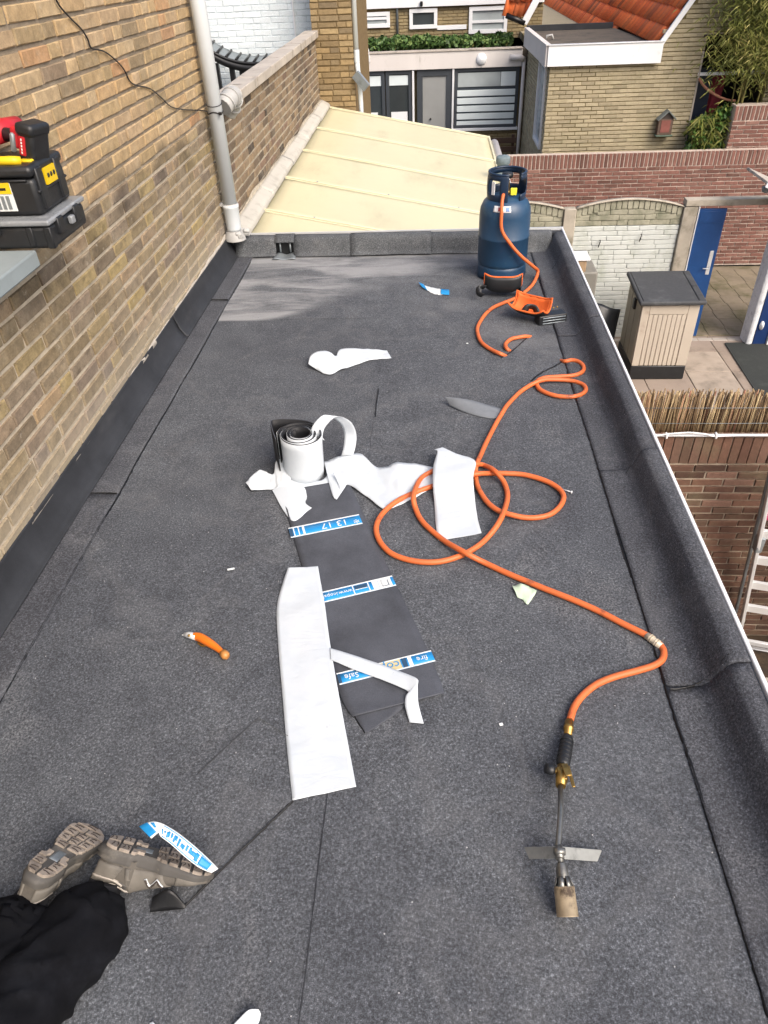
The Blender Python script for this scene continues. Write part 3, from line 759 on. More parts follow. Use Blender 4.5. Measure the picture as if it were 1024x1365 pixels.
# the leaf hangs on the left post and stands open into the alley
a_ = math.atan2(-.02, .36); F = frame((3.535, 10.24, ZG + .03), (math.cos(a_), math.sin(a_), 0), (-math.sin(a_), math.cos(a_), 0), (0, 0, 1))
lf = MB().bbox(0, .36, -.02, .02, 0, 1.80, .004, 1, F).build('door_leaf', M['blue'], gt)
MB().bbox(.03, .33, -.026, -.018, 1.62, 1.77, .003, 1, F).build('top_rail', M['blue'], lf)
MB().bbox(.27, .32, -.028, -.018, .92, 1.25, .004, 1, F).build('handle_plate', M['alu'], lf)
mb = MB().tube([F @ Vector((.30, -.03, 1.02)), F @ Vector((.30, -.07, 1.02)), F @ Vector((.21, -.07, 1.02))], .009, 8); mb.build('handle', M['alu'], lf)
MB().box(3.522, 3.534, FY - .06, FY - .01, ZG, -1.235).build('frame', M['white_paint'], gt)
M['roughcast'] = pbr('white roughcast', 'd0d3d6', .9, .1, 30, 0, 'a7abb0', 12, .5, .72, .9, 45)
wp = thing('rendered_post', (4.57, 10.0, ZG), 'white roughcast pillar on the right of the gateway', 'pillar')
MB().grid(lambda u, v: (4.52 + .09 * u, 9.955 - .02 * math.sin(u * math.pi) - .006 * noise.noise((u * 6, v * 60, 2)), ZG + 2.05 * v), 6, 70).build('render_face', M['roughcast'], wp, solid=.02, offs=-1)
MB().box(4.525, 4.612, 9.96, 10.2, ZG, ZG + 2.05).build('core', M['roughcast'], wp)
bd = thing('blue_door', (4.7, 9.98, ZG), 'dark blue door beside the white roughcast pillar at the right edge', 'door')
MB().bbox(4.618, 4.80, 9.95, 9.99, ZG, ZG + 2.0, .004, 1).build('door_leaf', pbr('navy door paint', '0c2c5e', .45, .1, 4), bd)
MB().bbox(4.805, 4.86, 9.92, 10.0, ZG, ZG + 2.05, .004, 1).build('white_frame', M['white_paint'], bd)
MB().box(4.862, 6.0, 9.96, 9.99, ZG, ZG + 2.0).build('panel', M['white_paint'], bd)
MB().lathe([(0, 0), (.03, .0), (.03, .02), (0, .05)], 12, T(4.67, 9.95, ZG + .3) @ Matrix.Rotation(R(90), 4, 'X') @ Matrix.Scale(2.2, 4, (0, 1, 0))).build('cover_plate', M['white_paint'], bd)
# corner of a roof poking in at the right edge
ev = thing('shed_roof_corner', (4.6, 9.8, -1.0), 'grey roof corner with a white edge poking in at the right edge above the gate', 'roof')
F = frame(gy(1006, 229, 9.9), (1, -.03, -.42), (0, 1, 0), (.42, 0, 1))
MB().bbox(0, 1.6, -.5, .25, -.03, .0, .004, 1, F).build('roof_board', M['coping'], ev)
MB().bbox(-.02, 1.6, -.52, -.505, -.06, .01, .003, 1, F).build('white_edge', M['white_paint'], ev)
MB().lathe([(0, -.05), (.05, -.03), (.06, .03), (0, .05)], 12, T(*gy(1022, 252, 9.85))).build('lamp', M['zinc'], ev)

# ------------------------------------------------------------------ red brick walls across the alley
RYW = 13.2
rw = thing('red_brick_wall', (3.2, RYW, ZG), 'long red brick wall with a soldier course on top behind the concrete fence', 'wall')
MB().box(-.5, 9.0, RYW + .004, RYW + .2, ZG, -1.226).build('mortar', M['mortar_red'], rw)
rvis = lambda x, y: (x > 705 and y < 268) or (x > 945 and 276 < y < 360)
bricks(rw, (.6, RYW, ZG + .02), (1, 0, 0), (0, -1, 0), 6.2, 26, M['brick_red'], M['mortar_red'], course=.0635, pix=8, vis=rvis, seed=11, joint=.013)
bricks(rw, (.6, RYW, ZG + 1.675), (1, 0, 0), (0, -1, 0), 6.2, .205, M['brick_red'], M['mortar_red'], course=.066, pix=9, seed=12, joint=.012, soldier=True, vis=lambda x, y: x > 668, maxn=120, name='soldier_brick')
hr = thing('tall_red_wall', (6, RYW + .25, ZG), 'higher stretch of red brick wall at the right, behind the long red wall', 'wall')
MB().box(4.86, 9.0, RYW + .224, RYW + .44, ZG, -.602).build('mortar', M['mortar_red'], hr)
bricks(hr, (4.86, RYW + .22, -1.27), (1, 0, 0), (0, -1, 0), 2.0, 7, M['brick_red'], M['mortar_red'], course=.0635, pix=8, seed=13, joint=.013)
bricks(hr, (4.86, RYW + .22, -.815), (1, 0, 0), (0, -1, 0), 2.0, .205, M['brick_red'], M['mortar_red'], course=.066, pix=9, seed=14, joint=.012, soldier=True, maxn=60, name='soldier_brick')

# ------------------------------------------------------------------ house with the orange roof
gh = thing('gable_house', (4, 14, ZG), 'pale yellow brick house with an orange tiled roof and a white edged flat extension', 'house')
GY = 14.0
ops = [(4.36 - 1.915, 5.45 - 1.915, -9, 3.40)]
zb = ZG
mb = MB(); Fg = frame((0, GY + .204, 0), (1, 0, 0), (0, 0, 1), (0, -1, 0))
mb.prism([(1.92, zb), (4.36, zb), (4.36, .30), (3.66, .30), (3.58, .12), (3.58, .02), (1.92, .02)], 0, .2, Fg)
mb.prism([(3.66, .3001), (6.74, .3001), (5.2, 2.62)], 0, .2, Fg); mb.prism([(5.45, zb), (6.74, zb), (6.74, .30), (5.45, .30)], 0, .2, Fg)
mb.build('mortar', M['mortar_gable'], gh)
roofline = lambda x: 1e9
def gtop(u):                       # gable under the verge and under the fascia
    x = 1.915 + u
    return 4.0 if False else (.0 - zb if x < 3.62 else (x - 3.62) * 1.53 + .18 - zb)
bricks(gh, (1.915, GY, -1.52), (1, 0, 0), (0, -1, 0), 4.82, 66, M['brick_gable'], M['mortar_gable'], course=.0625, pix=8, seed=15, joint=.013, pj=.005, rough=.0015,
       openings=[(2.445, 3.535, -9, .30 + 1.52)], top=lambda u: (.0 + 1.52 if 1.915 + u < 3.62 else min((1.915 + u - 3.62) * 1.53, (6.74 - 1.915 - u) * 1.53) + .2 + 1.52), vis=lambda x, y: not (x > 975))
# side wall running back, with the tall white window
mb = MB(); slab_face(mb, (1.919, 19, zb), (0, -1, 0), (-1, 0, 0), 5.0, 3.1, .2, [(3.75, 4.72, 1.75, 3.05)]); mb.build('side_mortar', M['mortar_gable'], gh)
bricks(gh, (1.915, 17.5, -2.4), (0, -1, 0), (-1, 0, 0), 3.5, 38, M['brick_gable'], M['mortar_gable'], pix=99, seed=16, openings=[(2.25, 3.22, 1.05, 2.35)], joint=.012)
sw = MB(); sx = 1.905
for (a, b, c, d) in [(13.28, 14.25, -.10, -.05), (13.28, 14.25, -1.35, -1.29), (14.28, 14.33, -1.35, -.05), (15.2, 15.25, -1.35, -.05)]:
    pass
F = frame((sx, 15.25, -1.35), (0, -1, 0), (1, 0, 0), (0, 0, 1))
sw.bbox(0, .97, -.03, .05, 0, .06, .004, 1, F); sw.bbox(0, .97, -.03, .05, 1.24, 1.30, .004, 1, F); sw.bbox(0, .06, -.028, .05, .06, 1.24, .004, 1, F); sw.bbox(.91, .97, -.028, .05, .06, 1.24, .004, 1, F)
wf = sw.build('side_window', M['white_paint'], gh)
MB().box(.06, .91, .01, .03, .06, 1.24, F).build('pane', M['glass_pale'], wf)
# flat extension roof with white fascia
fx = [(1.86, 13.93), (3.66, 13.93), (3.50, 17.0), (1.80, 17.0)]
MB().prism(fx, .02, .20).build('flat_roof', M['roof_gravel'], gh)
fr = MB(); fr.bbox(1.85, 3.67, 13.90, 13.93, -.035, .255, .004, 1); fa = fr.build('fascia_board', M['white_paint'], gh)
MB().bbox(1.845, 3.675, 13.885, 13.975, .256, .272, .003, 1).build('trim', M['alu'], fa)
fs = MB(); F = frame((1.848, 13.935, 0), (-.05 / 3.07, 1, 0), (-1, -.05 / 3.07, 0), (0, 0, 1)); fs.box(0, 3.07, 0, .03, -.035, .255, F); fs.box(-.02, 3.07, -.05, .036, .256, .27, F)
fs.build('fascia_board', M['fascia'], gh)
MB().box(1.8, 3.45, 16.95, 17.0, .2, .30).build('roof_upstand', M['bitumen'], gh)
MB().tube([(2.0, 15.4, .2), (2.0, 15.4, .26), (2.09, 15.4, .27), (2.12, 15.4, .2)], .02, 8).build('vent_hoop', M['pvc_grey'], gh)
# orange pantiles
M['tile'] = brick_mat('orange clay tile', [(0, 'd8683c'), (.3, 'f07a44'), (.7, 'f5854c'), (1, 'a0583e')], .10, '8a6248', .4, .9, None, .5)
rf = Vector((3.60, 0, .20)); sx_, sz_ = 1 / math.hypot(1, 1.53), 1.53 / math.hypot(1, 1.53)
def tile_mesh(s):
    mb = MB(); n = 6
    prof = [(-.122, .008), (-.105, .05), (-.06, .066), (-.015, .046), (.005, .006), (.06, .0), (.122, .012)]
    for k in range(len(prof) - 1): pass
    vs = []
    for (v, dz) in ((0, .034), (.31, .0)):
        for (a, b) in prof: vs.append((a * .84, v, b + dz))
    for (a, b) in prof: vs.append((a * .84, 0, b - .004))
    m = len(prof)
    fs = [(k, k + 1, m + k + 1, m + k) for k in range(m - 1)] + [(2 * m + k, 2 * m + k + 1, k + 1, k) for k in range(m - 1)]
    mb.add(vs, fs, True); return mb
tmesh = tile_mesh(0).mesh('roof_tile', M['tile'])
mb = MB(); tiles = []
for r in range(-4, 11):
    for c in range(0, 64):
        sl_ = r * .272; y = 13.99 + c * .235 + .1
        p = Vector((rf.x + sl_ * sx_, y, rf.z + sl_ * sz_))
        F = frame(p, (0, -1, 0), (sx_, 0, sz_), (-sz_, 0, sx_)); q = proj(p + Vector((0, 0, .05)))
        if p.y < 17.0 and p.z < .16: continue
        sz = 0
        if q and -20 < q[0] < IW + 20 and -25 < q[1] < 70: sz = FPX * .235 / q[2]
        tiles.append((sz, F))
tiles.sort(key=lambda t: -t[0]); nt_ = 0; tm = tile_mesh(0)
for sz, F in tiles:
    t_ = random.random(); J = Matrix.Rotation(random.uniform(-.02, .02), 4, 'X')
    if sz > 0 and nt_ < 300:
        o = bpy.data.objects.new('roof_tile', tmesh); COL.objects.link(o); o.parent = gh; o.matrix_parent_inverse = WM[gh.name].inverted(); o.matrix_basis = F @ J; o['tint'] = t_; nt_ += 1
    else: mb.add(tm.v, tm.f, True, 0, F @ J, t_)
if mb.v: mb.build('roof_tiles', M['tile'], gh, kind='stuff', attr=True)
F = frame(rf - Vector((sx_ * 1.25, 0, sz_ * 1.25)) + Vector((.03, 14.3, -.0)), (0, 1, 0), (sx_, 0, sz_), (sz_, 0, -sx_))
MB().box(0, 15.6, 0, 4.12, .03, .08, F).build('roof_deck', pbr('dark battens', '3a2b24', .9), gh)
F = frame((5.2, 13.98, 2.66), (0, 1, 0), (sx_, 0, -sz_), (-sz_, 0, -sx_))
MB().box(0, 15.8, .02, 3.1, -.02, .05, F).build('far_slope', M['tile'], gh)
for k in range(46): MB().tube([(5.2, 13.98 + k * .34, 2.64), (5.2, 14.33 + k * .34, 2.655)], .10, 10).build('ridge_tile', M['tile'], gh)
MB().box(1.93, 6.7, 19.0, 29.5, zb, .0).build('rear_block', M['brick_gable'], gh)
F = frame(rf + Vector((-.03, 13.97, -.06)), (0, 1, 0), (sx_, 0, sz_), (sz_, 0, -sx_))
MB().bbox(-.05, -.01, -.02, 2.6, -.035, .045, .004, 1, F).build('verge_board', M['white_paint'], gh)
# porch opening
pc = MB(); pc.box(4.36, 5.45, 15.3, 15.36, ZG, .3); pc.box(5.45, 5.5, GY + .21, 15.3, ZG, .3); pc.box(4.31, 4.355, GY + .21, 15.3, ZG, .3); pc.box(4.3, 5.5, GY + .21, 15.36, .3, .35)
pc.build('porch_lining', pbr('dark porch boards', '2c2622', .9, .2, 6), gh)
MB().bbox(4.38, 4.70, GY + .35, GY + .39, ZG, -.18, .004, 1).build('porch_door', pbr('navy porch door', '17243a', .5, .1, 4), gh)
MB().bbox(4.30, 5.5, GY - .012, GY + .03, .285, .325, .004, 1).build('porch_lintel', pbr('dark lintel', '3a302a', .8), gh)
MB().bbox(4.33, 5.45, GY - .01, GY + .03, -.245, -.20, .004, 1).build('porch_rail', M['white_paint'], gh)
MB().bbox(4.335, 4.362, GY - .014, GY + .03, ZG, .10, .003, 1).build('porch_jamb', M['coping'], gh)
rb = thing('red_cloth', (4.8, 14.6, -1), 'dark red cloth hanging in the shaded porch beside the navy door', 'cloth')
MB().grid(lambda u, v: (4.68 + .24 * u + .02 * math.sin(u * 9 + v * 3), 14.35 + .03 * math.sin(u * 14), -.22 - 1.0 * v), 10, 10).build('cloth', pbr('dark red cloth', '7a2430', .8, .2, 12), rb, solid=.006)
hp = [gy(932, 104, 13.95), gy(940, 116, 13.9), gy(955, 127, 13.85), gy(970, 133, 13.9), gy(980, 134, 13.95)]
MB().tube(crom(hp, 6), .02, 8).build('bent_branch', pbr('reddish brown branch', '9a6a55', .7, .2, 12), None, 'curved reddish brown branch hanging across the dark porch opening', 'branch')
# bird house
bh = thing('bird_house', (3.9, 13.93, -.9), 'small weathered bird house hanging on the pale yellow brick wall', 'bird house')
F = T(3.915, 13.9, -.92)
MB().bbox(-.12, .12, -.06, .07, -.16, .08, .005, 1, F).build('body', pbr('weathered grey brown wood', '5a4a40', .9, .25, 14), bh)
MB().box(-.075, .075, -.068, -.058, -.12, .06, F).build('front_panel', pbr('faded red board', '7b4a42', .8, .2, 10), bh)
mb = MB(); 
for s in (-1, 1):
    mb.bbox(0, .2, -.09, .08, 0, .018, .004, 1, F @ T(0, 0, .20) @ Matrix.Rotation(s * R(0) + (R(42) if s > 0 else R(138)), 4, 'Y'))
mb.build('pitched_roof', pbr('grey felted board', '6c7270', .9, .2, 9), bh)
MB().prism([(-.12, .08), (.12, .08), (0, .19)], 0, .1, F @ frame((0, .05, 0), (1, 0, 0), (0, 0, 1), (0, -1, 0))).build('gable_board', pbr('dark gable board', '3f3733', .9), bh)
MB().bbox(-.14, .14, -.1, .05, -.18, -.162, .004, 1, F).build('ledge', pbr('green grey ledge', '5b6a5c', .9, .2, 9), bh)

# second orange roof beyond
og = thing('far_tiled_roof', (1.6, 20, .4), 'small piece of orange tiled roof with a white verge board behind the flat extension', 'roof')
o0 = gy(700, 24, 17.6); o1 = gy(716, -6, 17.6)
dv = (o1 - o0); slope = Vector((dv.x, 0, dv.z)).normalized(); L_ = 1.2
for r in range(5):
    for c in range(3):
        p = o0 + slope * (r * .27) + Vector((0, .12 + .235 * c, 0)); F = frame(p, (0, -1, 0), slope, slope.cross(Vector((0, -1, 0))) * 1.0)
        ez = Vector((0, -1, 0)).cross(slope); F = frame(p, (0, -1, 0), slope, ez)
        o = bpy.data.objects.new('roof_tile', tmesh); COL.objects.link(o); o.parent = og; o.matrix_parent_inverse = WM[og.name].inverted(); o.matrix_basis = F; o['tint'] = random.random()
for r in range(5):                                # the near slope seen left of the verge
    for c in range(2):
        p = o0 + slope * (r * .27) + Vector((-.16 - .2 * c, .02, .03)); F = frame(p, Vector((1, 0, 0)), slope, Vector((0, -1, .2)))
        o = bpy.data.objects.new('roof_tile', tmesh); COL.objects.link(o); o.parent = og; o.matrix_parent_inverse = WM[og.name].inverted(); o.matrix_basis = F; o['tint'] = random.random()
F = frame(o0 + Vector((.0, -.05, -.06)), slope, (0, 1, 0), slope.cross(Vector((0, 1, 0))))
MB().bbox(-.03, L_ + .3, -.03, .02, -.06, .07, .004, 1, F).build('verge_board', M['white_paint'], og)
MB().tube([o0 + Vector((-.38, .0, .06)), o0 + Vector((-.0, -.06, -.08))], .05, 10).build('gutter', M['black_steel'], og)

# ------------------------------------------------------------------ house at the back
bk = thing('back_house', (0, 17.5, ZG), 'brick house at the back with a pale fascia, grey garden doors and white upper windows', 'house')
BY = 17.5
z = lambda py, px=580: gy(px, py, BY).z
x = lambda px, py=100: gy(px, py, BY).x
mb = MB(); mb.box(-1.62, 2.2, BY + .12, BY + .3, ZG, -.42); mb.build('inner_wall', M['brick_back'], bk)
MB().box(-1.62, 2.2, BY + .3, BY + 2.6, ZG, -.13).build('room_block', M['brick_back'], bk)
ff = MB().bbox(-1.72, 1.80, BY - .12, BY - .08, -.43, -.125, .006, 1).build('fascia_board', M['fascia'], bk)
MB().bbox(-1.74, 1.80, BY - .14, BY + .1, -.124, -.10, .004, 1).build('roof_edge', M['coping'], ff)
MB().box(-1.74, 2.2, BY - .08, BY + 2.0, -.42, -.13).build('extension_roof', M['roof_gravel'], bk)
# doors and windows under the fascia
def pane_frame(name, x0, x1, z0, z1, fw, frm, gl, par, y=BY, depth=.07):
    mb = MB()
    mb.bbox(x0, x1, y - depth, y, z1 - fw, z1, .003, 1); mb.bbox(x0, x1, y - depth, y, z0, z0 + fw, .003, 1)
    mb.bbox(x0, x0 + fw, y - depth + .002, y, z0 + fw, z1 - fw, .003, 1); mb.bbox(x1 - fw, x1, y - depth + .002, y, z0 + fw, z1 - fw, .003, 1)
    f = mb.build(name, frm, par)
    if gl: MB().box(x0 + fw, x1 - fw, y - .03, y - .02, z0 + fw, z1 - fw).build('pane', gl, f)
    return f
zt = -.435; zbm = -1.9
xa, xb, xc, xd, xe = x(478), x(549), x(556), x(603), x(692)
mid = (xa + xb) / 2
for (p, q) in ((xa, mid - .01), (mid + .01, xb)):
    f = pane_frame('garden_door', p, q, zbm, zt, .07, M['dark_frame'], M['glass'], bk)
    MB().box(p + .075, q - .075, BY - .045, BY - .033, zt - .27, zt - .09).build('blind', M['blind'], f)
    mb = MB(); mb.box(p + .1, q - .1 if p > xa + .2 else p + .38, BY - .044, BY - .034, zbm + .35, zbm + .70); mb.build('paper_in_window', M['white_paint'], f)
for xx in (xb + .03, xd + .02):
    MB().bbox(xx - .02, xx + .02, BY - .1, BY - .02, zbm, zt, .003, 1).build('mullion', M['white_paint'], bk)
f = pane_frame('back_door', xc, xd, zbm, zt, .12, M['dark_frame'], None, bk)
MB().box(xc + .12, xd - .12, BY - .04, BY - .02, zbm, zt - .12).build('door_panel', M['grey_door'], f)
MB().lathe([(0, 0), (.02, .0), (.02, .03), (0, .04)], 10, T(x(574, 150), BY - .045, -1.35) @ Matrix.Rotation(R(90), 4, 'X')).build('knob', M['black_steel'], f)
zsill = z(169, 650)
f = pane_frame('louvre_window', xd + .05, xe, zsill, zt, .06, M['dark_frame'], M['blind_dark'], bk)
MB().box(xd + .12, xd + 1.0, BY - .05, BY - .038, zt - .34, zt - .085).build('top_light', M['glass_pale'], f)
MB().box(xd + 1.01, xe - .07, BY - .05, BY - .04, zt - .34, zt - .085).build('top_light', M['blind'], f)
k = 0; zz = zt - .40
while zz > zsill + .1:
    MB().bbox(xd + .11, xe - .06, BY - .062, BY - .035, zz - .112, zz, .004, 1).build('blind_slat', M['blind'], f); zz -= .145; k += 1
MB().bbox(xd + .02, xe + .03, BY - .12, BY + .02, zsill - .05, zsill - .002, .004, 1).build('sill', M['white_paint'], bk)
mb = MB().box(xd + .03, xe + .05, BY - .02, BY + .1, ZG, zsill - .055).build('plinth_mortar', M['mortar_pier'], bk)
bricks(bk, (xd + .03, BY - .025, zsill - 1.0), (1, 0, 0), (0, -1, 0), xe - xd, 15, M['brick_back'], M['mortar_pier'], pix=99, seed=17, joint=.012)
mb = MB().tube([(xe + .07, BY - .14, -.30), (xe + .07, BY - .14, -3.0)], .035, 10); mb.tube([(xe + .07, BY - .14, -.31), (xe - .0, BY - .16, -.27), (xe - .22, BY - .16, -.26)], .05, 10)
mb.build('downpipe', M['fascia'], bk)
lampc = gy(642, 79, BY - .14)
MB().lathe([(0, .05), (.07, .04), (.1, .01), (.11, -.01), (.11, -.04)], 18, T(*lampc) @ Matrix.Rotation(R(90), 4, 'X')).build('round_wall_lamp', M['white_paint'], bk)
b_ = gy(491, 72, BY - .14); MB().tube([b_ + Vector((-.06, 0, .1)), b_ + Vector((0, -.03, .08)), b_, b_ + Vector((.02, 0, -.12)), b_ + Vector((-.1, 0, -.2))], .022, 8).build('bracket', M['white_paint'], bk)
# upper storey set back
UY = BY + 2.0
zu = lambda py, px=580: gy(px, py, UY).z
xu = lambda px, py=30: gy(px, py, UY).x
uops = []
wins = [(474, 520, 16, 37), (546, 583, 11, 38), (625, 676, 8, 44)]
for (a, b, c, d) in wins: uops.append((xu(a) + 2.2, xu(b) + 2.2, zu(d, (a + b) / 2) + .13, zu(c, (a + b) / 2) + .13))
mb = MB(); slab_face(mb, (-2.2, UY + .004, -.13), (1, 0, 0), (0, -1, 0), 4.6, 2.4, .2, uops); mb.build('upper_mortar', M['mortar_pier'], bk)
bricks(bk, (-2.2, UY, -.13), (1, 0, 0), (0, -1, 0), 4.6, 30, M['brick_back'], M['mortar_pier'], pix=99, seed=18, joint=.012, openings=uops)
for i, (a, b, c, d) in enumerate(wins):
    f = pane_frame('upper_window', xu(a), xu(b), zu(d, (a + b) / 2), zu(c, (a + b) / 2), .075, M['white_paint'], None, bk, UY, .06)
    zz0, zz1 = zu(d, (a + b) / 2) + .075, zu(c, (a + b) / 2) - .075
    MB().box(xu(a) + .075, xu(b) - .075, UY - .02, UY - .008, zz0, zz1).build('pane', M['glass'] if i == 1 else M['glass_pale'], f)
    if i == 2: MB().bbox(xu(a) + .075, xu(b) - .075, UY - .05, UY - .022, zz0 + .12, zz0 + .17, .003, 1).build('transom', M['white_paint'], f)
    if i == 0: MB().bbox(xu(a) - .2, xu(b) - .075, UY - .05, UY - .022, zz1 - .07, zz1 - .02, .003, 1).build('transom', M['white_paint'], f)
zb_ = zu(6, 560)
MB().bbox(-2.2, 2.4, UY - .1, UY - .03, zb_ - .04, zb_ + .16, .004, 1).build('upper_board', M['white_paint'], bk)
MB().bbox(xu(583), xu(622), UY - .03, UY + .0, zu(40), zu(34), .003, 1).build('white_board', M['white_paint'], bk)
p = Vector((xu(562, 4), UY - .13, zu(4, 562))); MB().bbox(-.03, .03, -.03, .03, -.05, .04, .01, 1, T(*p)).build('small_lamp', M['black_steel'], bk)
MB().tube([(xu(530), UY - .04, 1.6), (xu(530), UY - .04, -.1)], .025, 8).build('upper_downpipe', M['zinc'], bk)
# ivy along the extension roof
iv = thing('ivy_hedge', (0, BY + .5, -.1), 'long dark green ivy mat growing along the flat roof of the back house', 'plant')
def leaves(name, mat, par, n, posf, size, rnd, kind='stuff', up=.5, tintf=None):
    mb = MB()
    for _ in range(n):
        p, tv = posf(rnd)
        d = Vector((rnd.gauss(0, 1), rnd.gauss(0, 1), rnd.gauss(0, 1) + up)).normalized(); e = d.orthogonal().normalized()
        e = Matrix.Rotation(rnd.random() * 6.28, 3, d) @ e; g = d.cross(e); s = size * rnd.uniform(.6, 1.35)
        mb.add([p - e * s * .5, p + g * s * .32 + d * s * .06, p + e * s * .6, p - g * s * .32 + d * s * .06], [(0, 1, 2, 3)], False, 0, None, tintf(rnd, tv) if tintf else min(1, max(0, tv + rnd.gauss(0, .16))))
    return mb.build(name, mat, par, kind=kind, attr=True)
def ivyp(r):
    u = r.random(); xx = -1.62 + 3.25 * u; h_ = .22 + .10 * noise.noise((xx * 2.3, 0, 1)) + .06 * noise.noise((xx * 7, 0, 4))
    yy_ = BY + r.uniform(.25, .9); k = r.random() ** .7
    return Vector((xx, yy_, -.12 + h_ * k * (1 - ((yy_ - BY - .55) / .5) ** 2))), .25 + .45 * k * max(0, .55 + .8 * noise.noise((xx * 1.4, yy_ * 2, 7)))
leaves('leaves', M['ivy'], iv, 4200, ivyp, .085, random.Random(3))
st = MB()
for k in range(14): st.tube(crom([(-1.5 + .23 * k, BY + .3, -.1), (-1.4 + .23 * k, BY + .5, .0), (-1.3 + .23 * k + random.uniform(-.1, .1), BY + .7, .04)], 4), .012, 5)
st.build('stems', M['stem'], iv)
# dark slatted bench below the window, white handrail
be = thing('slatted_bench', (1.6, 16.9, ZG), 'dark brown slatted bench below the window of the back house', 'bench')
ws = pbr('dark brown slats', '4e3a2f', .8, .2, 9)
for k in range(6):
    MB().bbox(.62, 1.75, 16.86 - .03 * k, 16.90 - .03 * k, -1.75 - .16 * k, -1.65 - .16 * k, .005, 1).build('slat', ws, be)
for xx in (.7, 1.68):
    MB().bbox(xx - .03, xx + .03, 16.92, 16.97, ZG, -1.6, .004, 1).build('leg', ws, be)
hr_ = thing('white_handrail', (.9, 12, -1), 'white tubular handrail corner just past the veranda roof edge', 'rail')
p0 = gy(651, 194, 11.2); p1 = gy(657, 191, 11.2); p2 = gy(666, 209, 10.9)
MB().tube(crom([p0 + Vector((-.2, 0, 0)), p0, p1, p1 + Vector((.03, 0, -.02)), p2, p2 + Vector((.05, -.1, -.6))], 4), .022, 8).build('rail', M['white_paint'], hr_)
MB().tube([p1 + Vector((-.02, .02, -.02)), Vector((p1.x - .02, p1.y + .02, ZG))], .02, 8).build('post', M['white_paint'], hr_)
# distant filler beyond everything: a grown-in hedge bank, kept low
# ------------------------------------------------------------------ storage box
M['shed_tan'] = pbr('beige moulded plastic', 'b5ab9d', .6, .05, 3, 0, '9c8c7e', 5, .58, .8, .05, 30)
M['shed_side'] = pbr('grey beige plastic side', '9c9686', .6, .05, 3)
M['shed_lid'] = pbr('charcoal plastic lid', '3e4043', .75, .14, 30, 0, '56585a', 4, .5, .8, .15, 150)
sh = thing('storage_box', (3.0, 9.3, ZG), 'tall beige plastic garden storage box with a charcoal lid on the patio', 'storage box')
bx0, bx1, by0, by1 = 2.65, 3.37, 8.92, 9.72; zk, zs = ZG + .20, -2.06
MB().bbox(bx0, bx1, by0, by1, ZG, zk, .015, 2).build('base', M['black_plastic'], sh)
MB().bbox(bx0 + .012, bx1 - .012, by0 + .012, by1 - .012, zk + .001, zs, .01, 2).build('body', M['shed_tan'], sh)
mb = MB()                                     # raised border of the front, planked field inside
mb.bbox(bx0 + .005, bx0 + .10, by0 - .004, by0 + .03, zk + .004, zs - .002, .006, 1); mb.bbox(bx1 - .14, bx1 - .005, by0 - .004, by0 + .03, zk + .004, zs - .002, .006, 1); mb.bbox(bx0 + .101, bx1 - .141, by0 - .004, by0 + .03, zs - .12, zs - .002, .006, 1)
mb.build('front_border', M['shed_tan'], sh)
n = 8
for k in range(n):
    a = bx0 + .104 + (bx1 - bx0 - .248) * k / n; b = bx0 + .104 + (bx1 - bx0 - .248) * (k + 1) / n
    MB().bbox(a + .0035, b - .0035, by0 + .0, by0 + .03, zk + .006, zs - .125, .004, 1).build('front_plank', M['shed_tan'], sh)
for k in range(3):
    MB().bbox(bx0 - .002, bx0 + .02, by0 + .05 + k * .235, by0 + .265 + k * .235, zk + .02, zs - .02, .006, 1).build('side_panel', M['shed_side'], sh)
F = frame((bx0 - .05, by0 - .06, zs + .015), (1, 0, 0), (0, 1, .085), (0, -.085, 1))
ld = MB().bbox(0, bx1 - bx0 + .10, 0, by1 - by0 + .09, 0, .055, .02, 3, F).build('lid', M['shed_lid'], sh)
mb = MB(); mb.bbox(.04, .05, .03, .86, .052, .060, .003, 1, F); mb.bbox(.72, .735, .03, .86, .052, .060, .003, 1, F); mb.bbox(.72, .80, .42, .435, .052, .060, .003, 1, F); mb.build('lid_groove', M['black_plastic'], ld)
MB().bbox(bx0 - .03, bx0 + .01, by0 + .28, by0 + .36, zs - .17, zs - .03, .012, 2).build('latch', M['black_plastic'], sh)

# ------------------------------------------------------------------ clutter behind the roof edge
cr = thing('waste_bin', (2.0, 9.7, ZG), 'grey bin with a white lid and cardboard inside, half hidden behind the roof edge', 'bin')
c0 = gy(772, 352, 9.5)
MB().bbox(c0.x - .26, c0.x + .22, 9.3, 9.8, ZG, c0.z - .04, .02, 2).build('bin_body', pbr('grey bin plastic', '77756e', .7, .1, 6), cr)
MB().bbox(c0.x - .22, c0.x + .06, 9.32, 9.7, c0.z - .06, c0.z + .10, .01, 1, T(0, 0, .0)).build('cardboard', pbr('brown cardboard', '9c8468', .85, .12, 10), cr)
MB().bbox(c0.x - .25, c0.x + .10, 9.3, 9.62, c0.z + .105, c0.z + .135, .012, 2, Matrix.Translation((0, 0, 0))).build('lid', M['white_paint'], cr)
tp = thing('black_tarp', (2.3, 9.2, ZG), 'black plastic sheet hanging beside the left of the storage box', 'tarp')
q = [gy(790, 403, 9.2), gy(828, 413, 9.35), gy(815, 470, 9.2), gy(795, 450, 9.05)]
def tf(u, v):
    a = q[0].lerp(q[1], u); b = q[3].lerp(q[2], u); p = a.lerp(b, v); return p + Vector((0, .03 * math.sin(u * 7 + v * 3), .02 * math.sin(v * 5)))
MB().grid(tf, 10, 10).build('sheet', pbr('black plastic sheet', '16191d', .4, .3, 9), tp, solid=.006)
p0 = gy(783, 385, 9.4); p1 = gy(791, 376, 9.5); MB().tube([p0 + Vector((0, 0, -.5)), p0, p1], .02, 8).build('stick', M['black_steel'], tp)
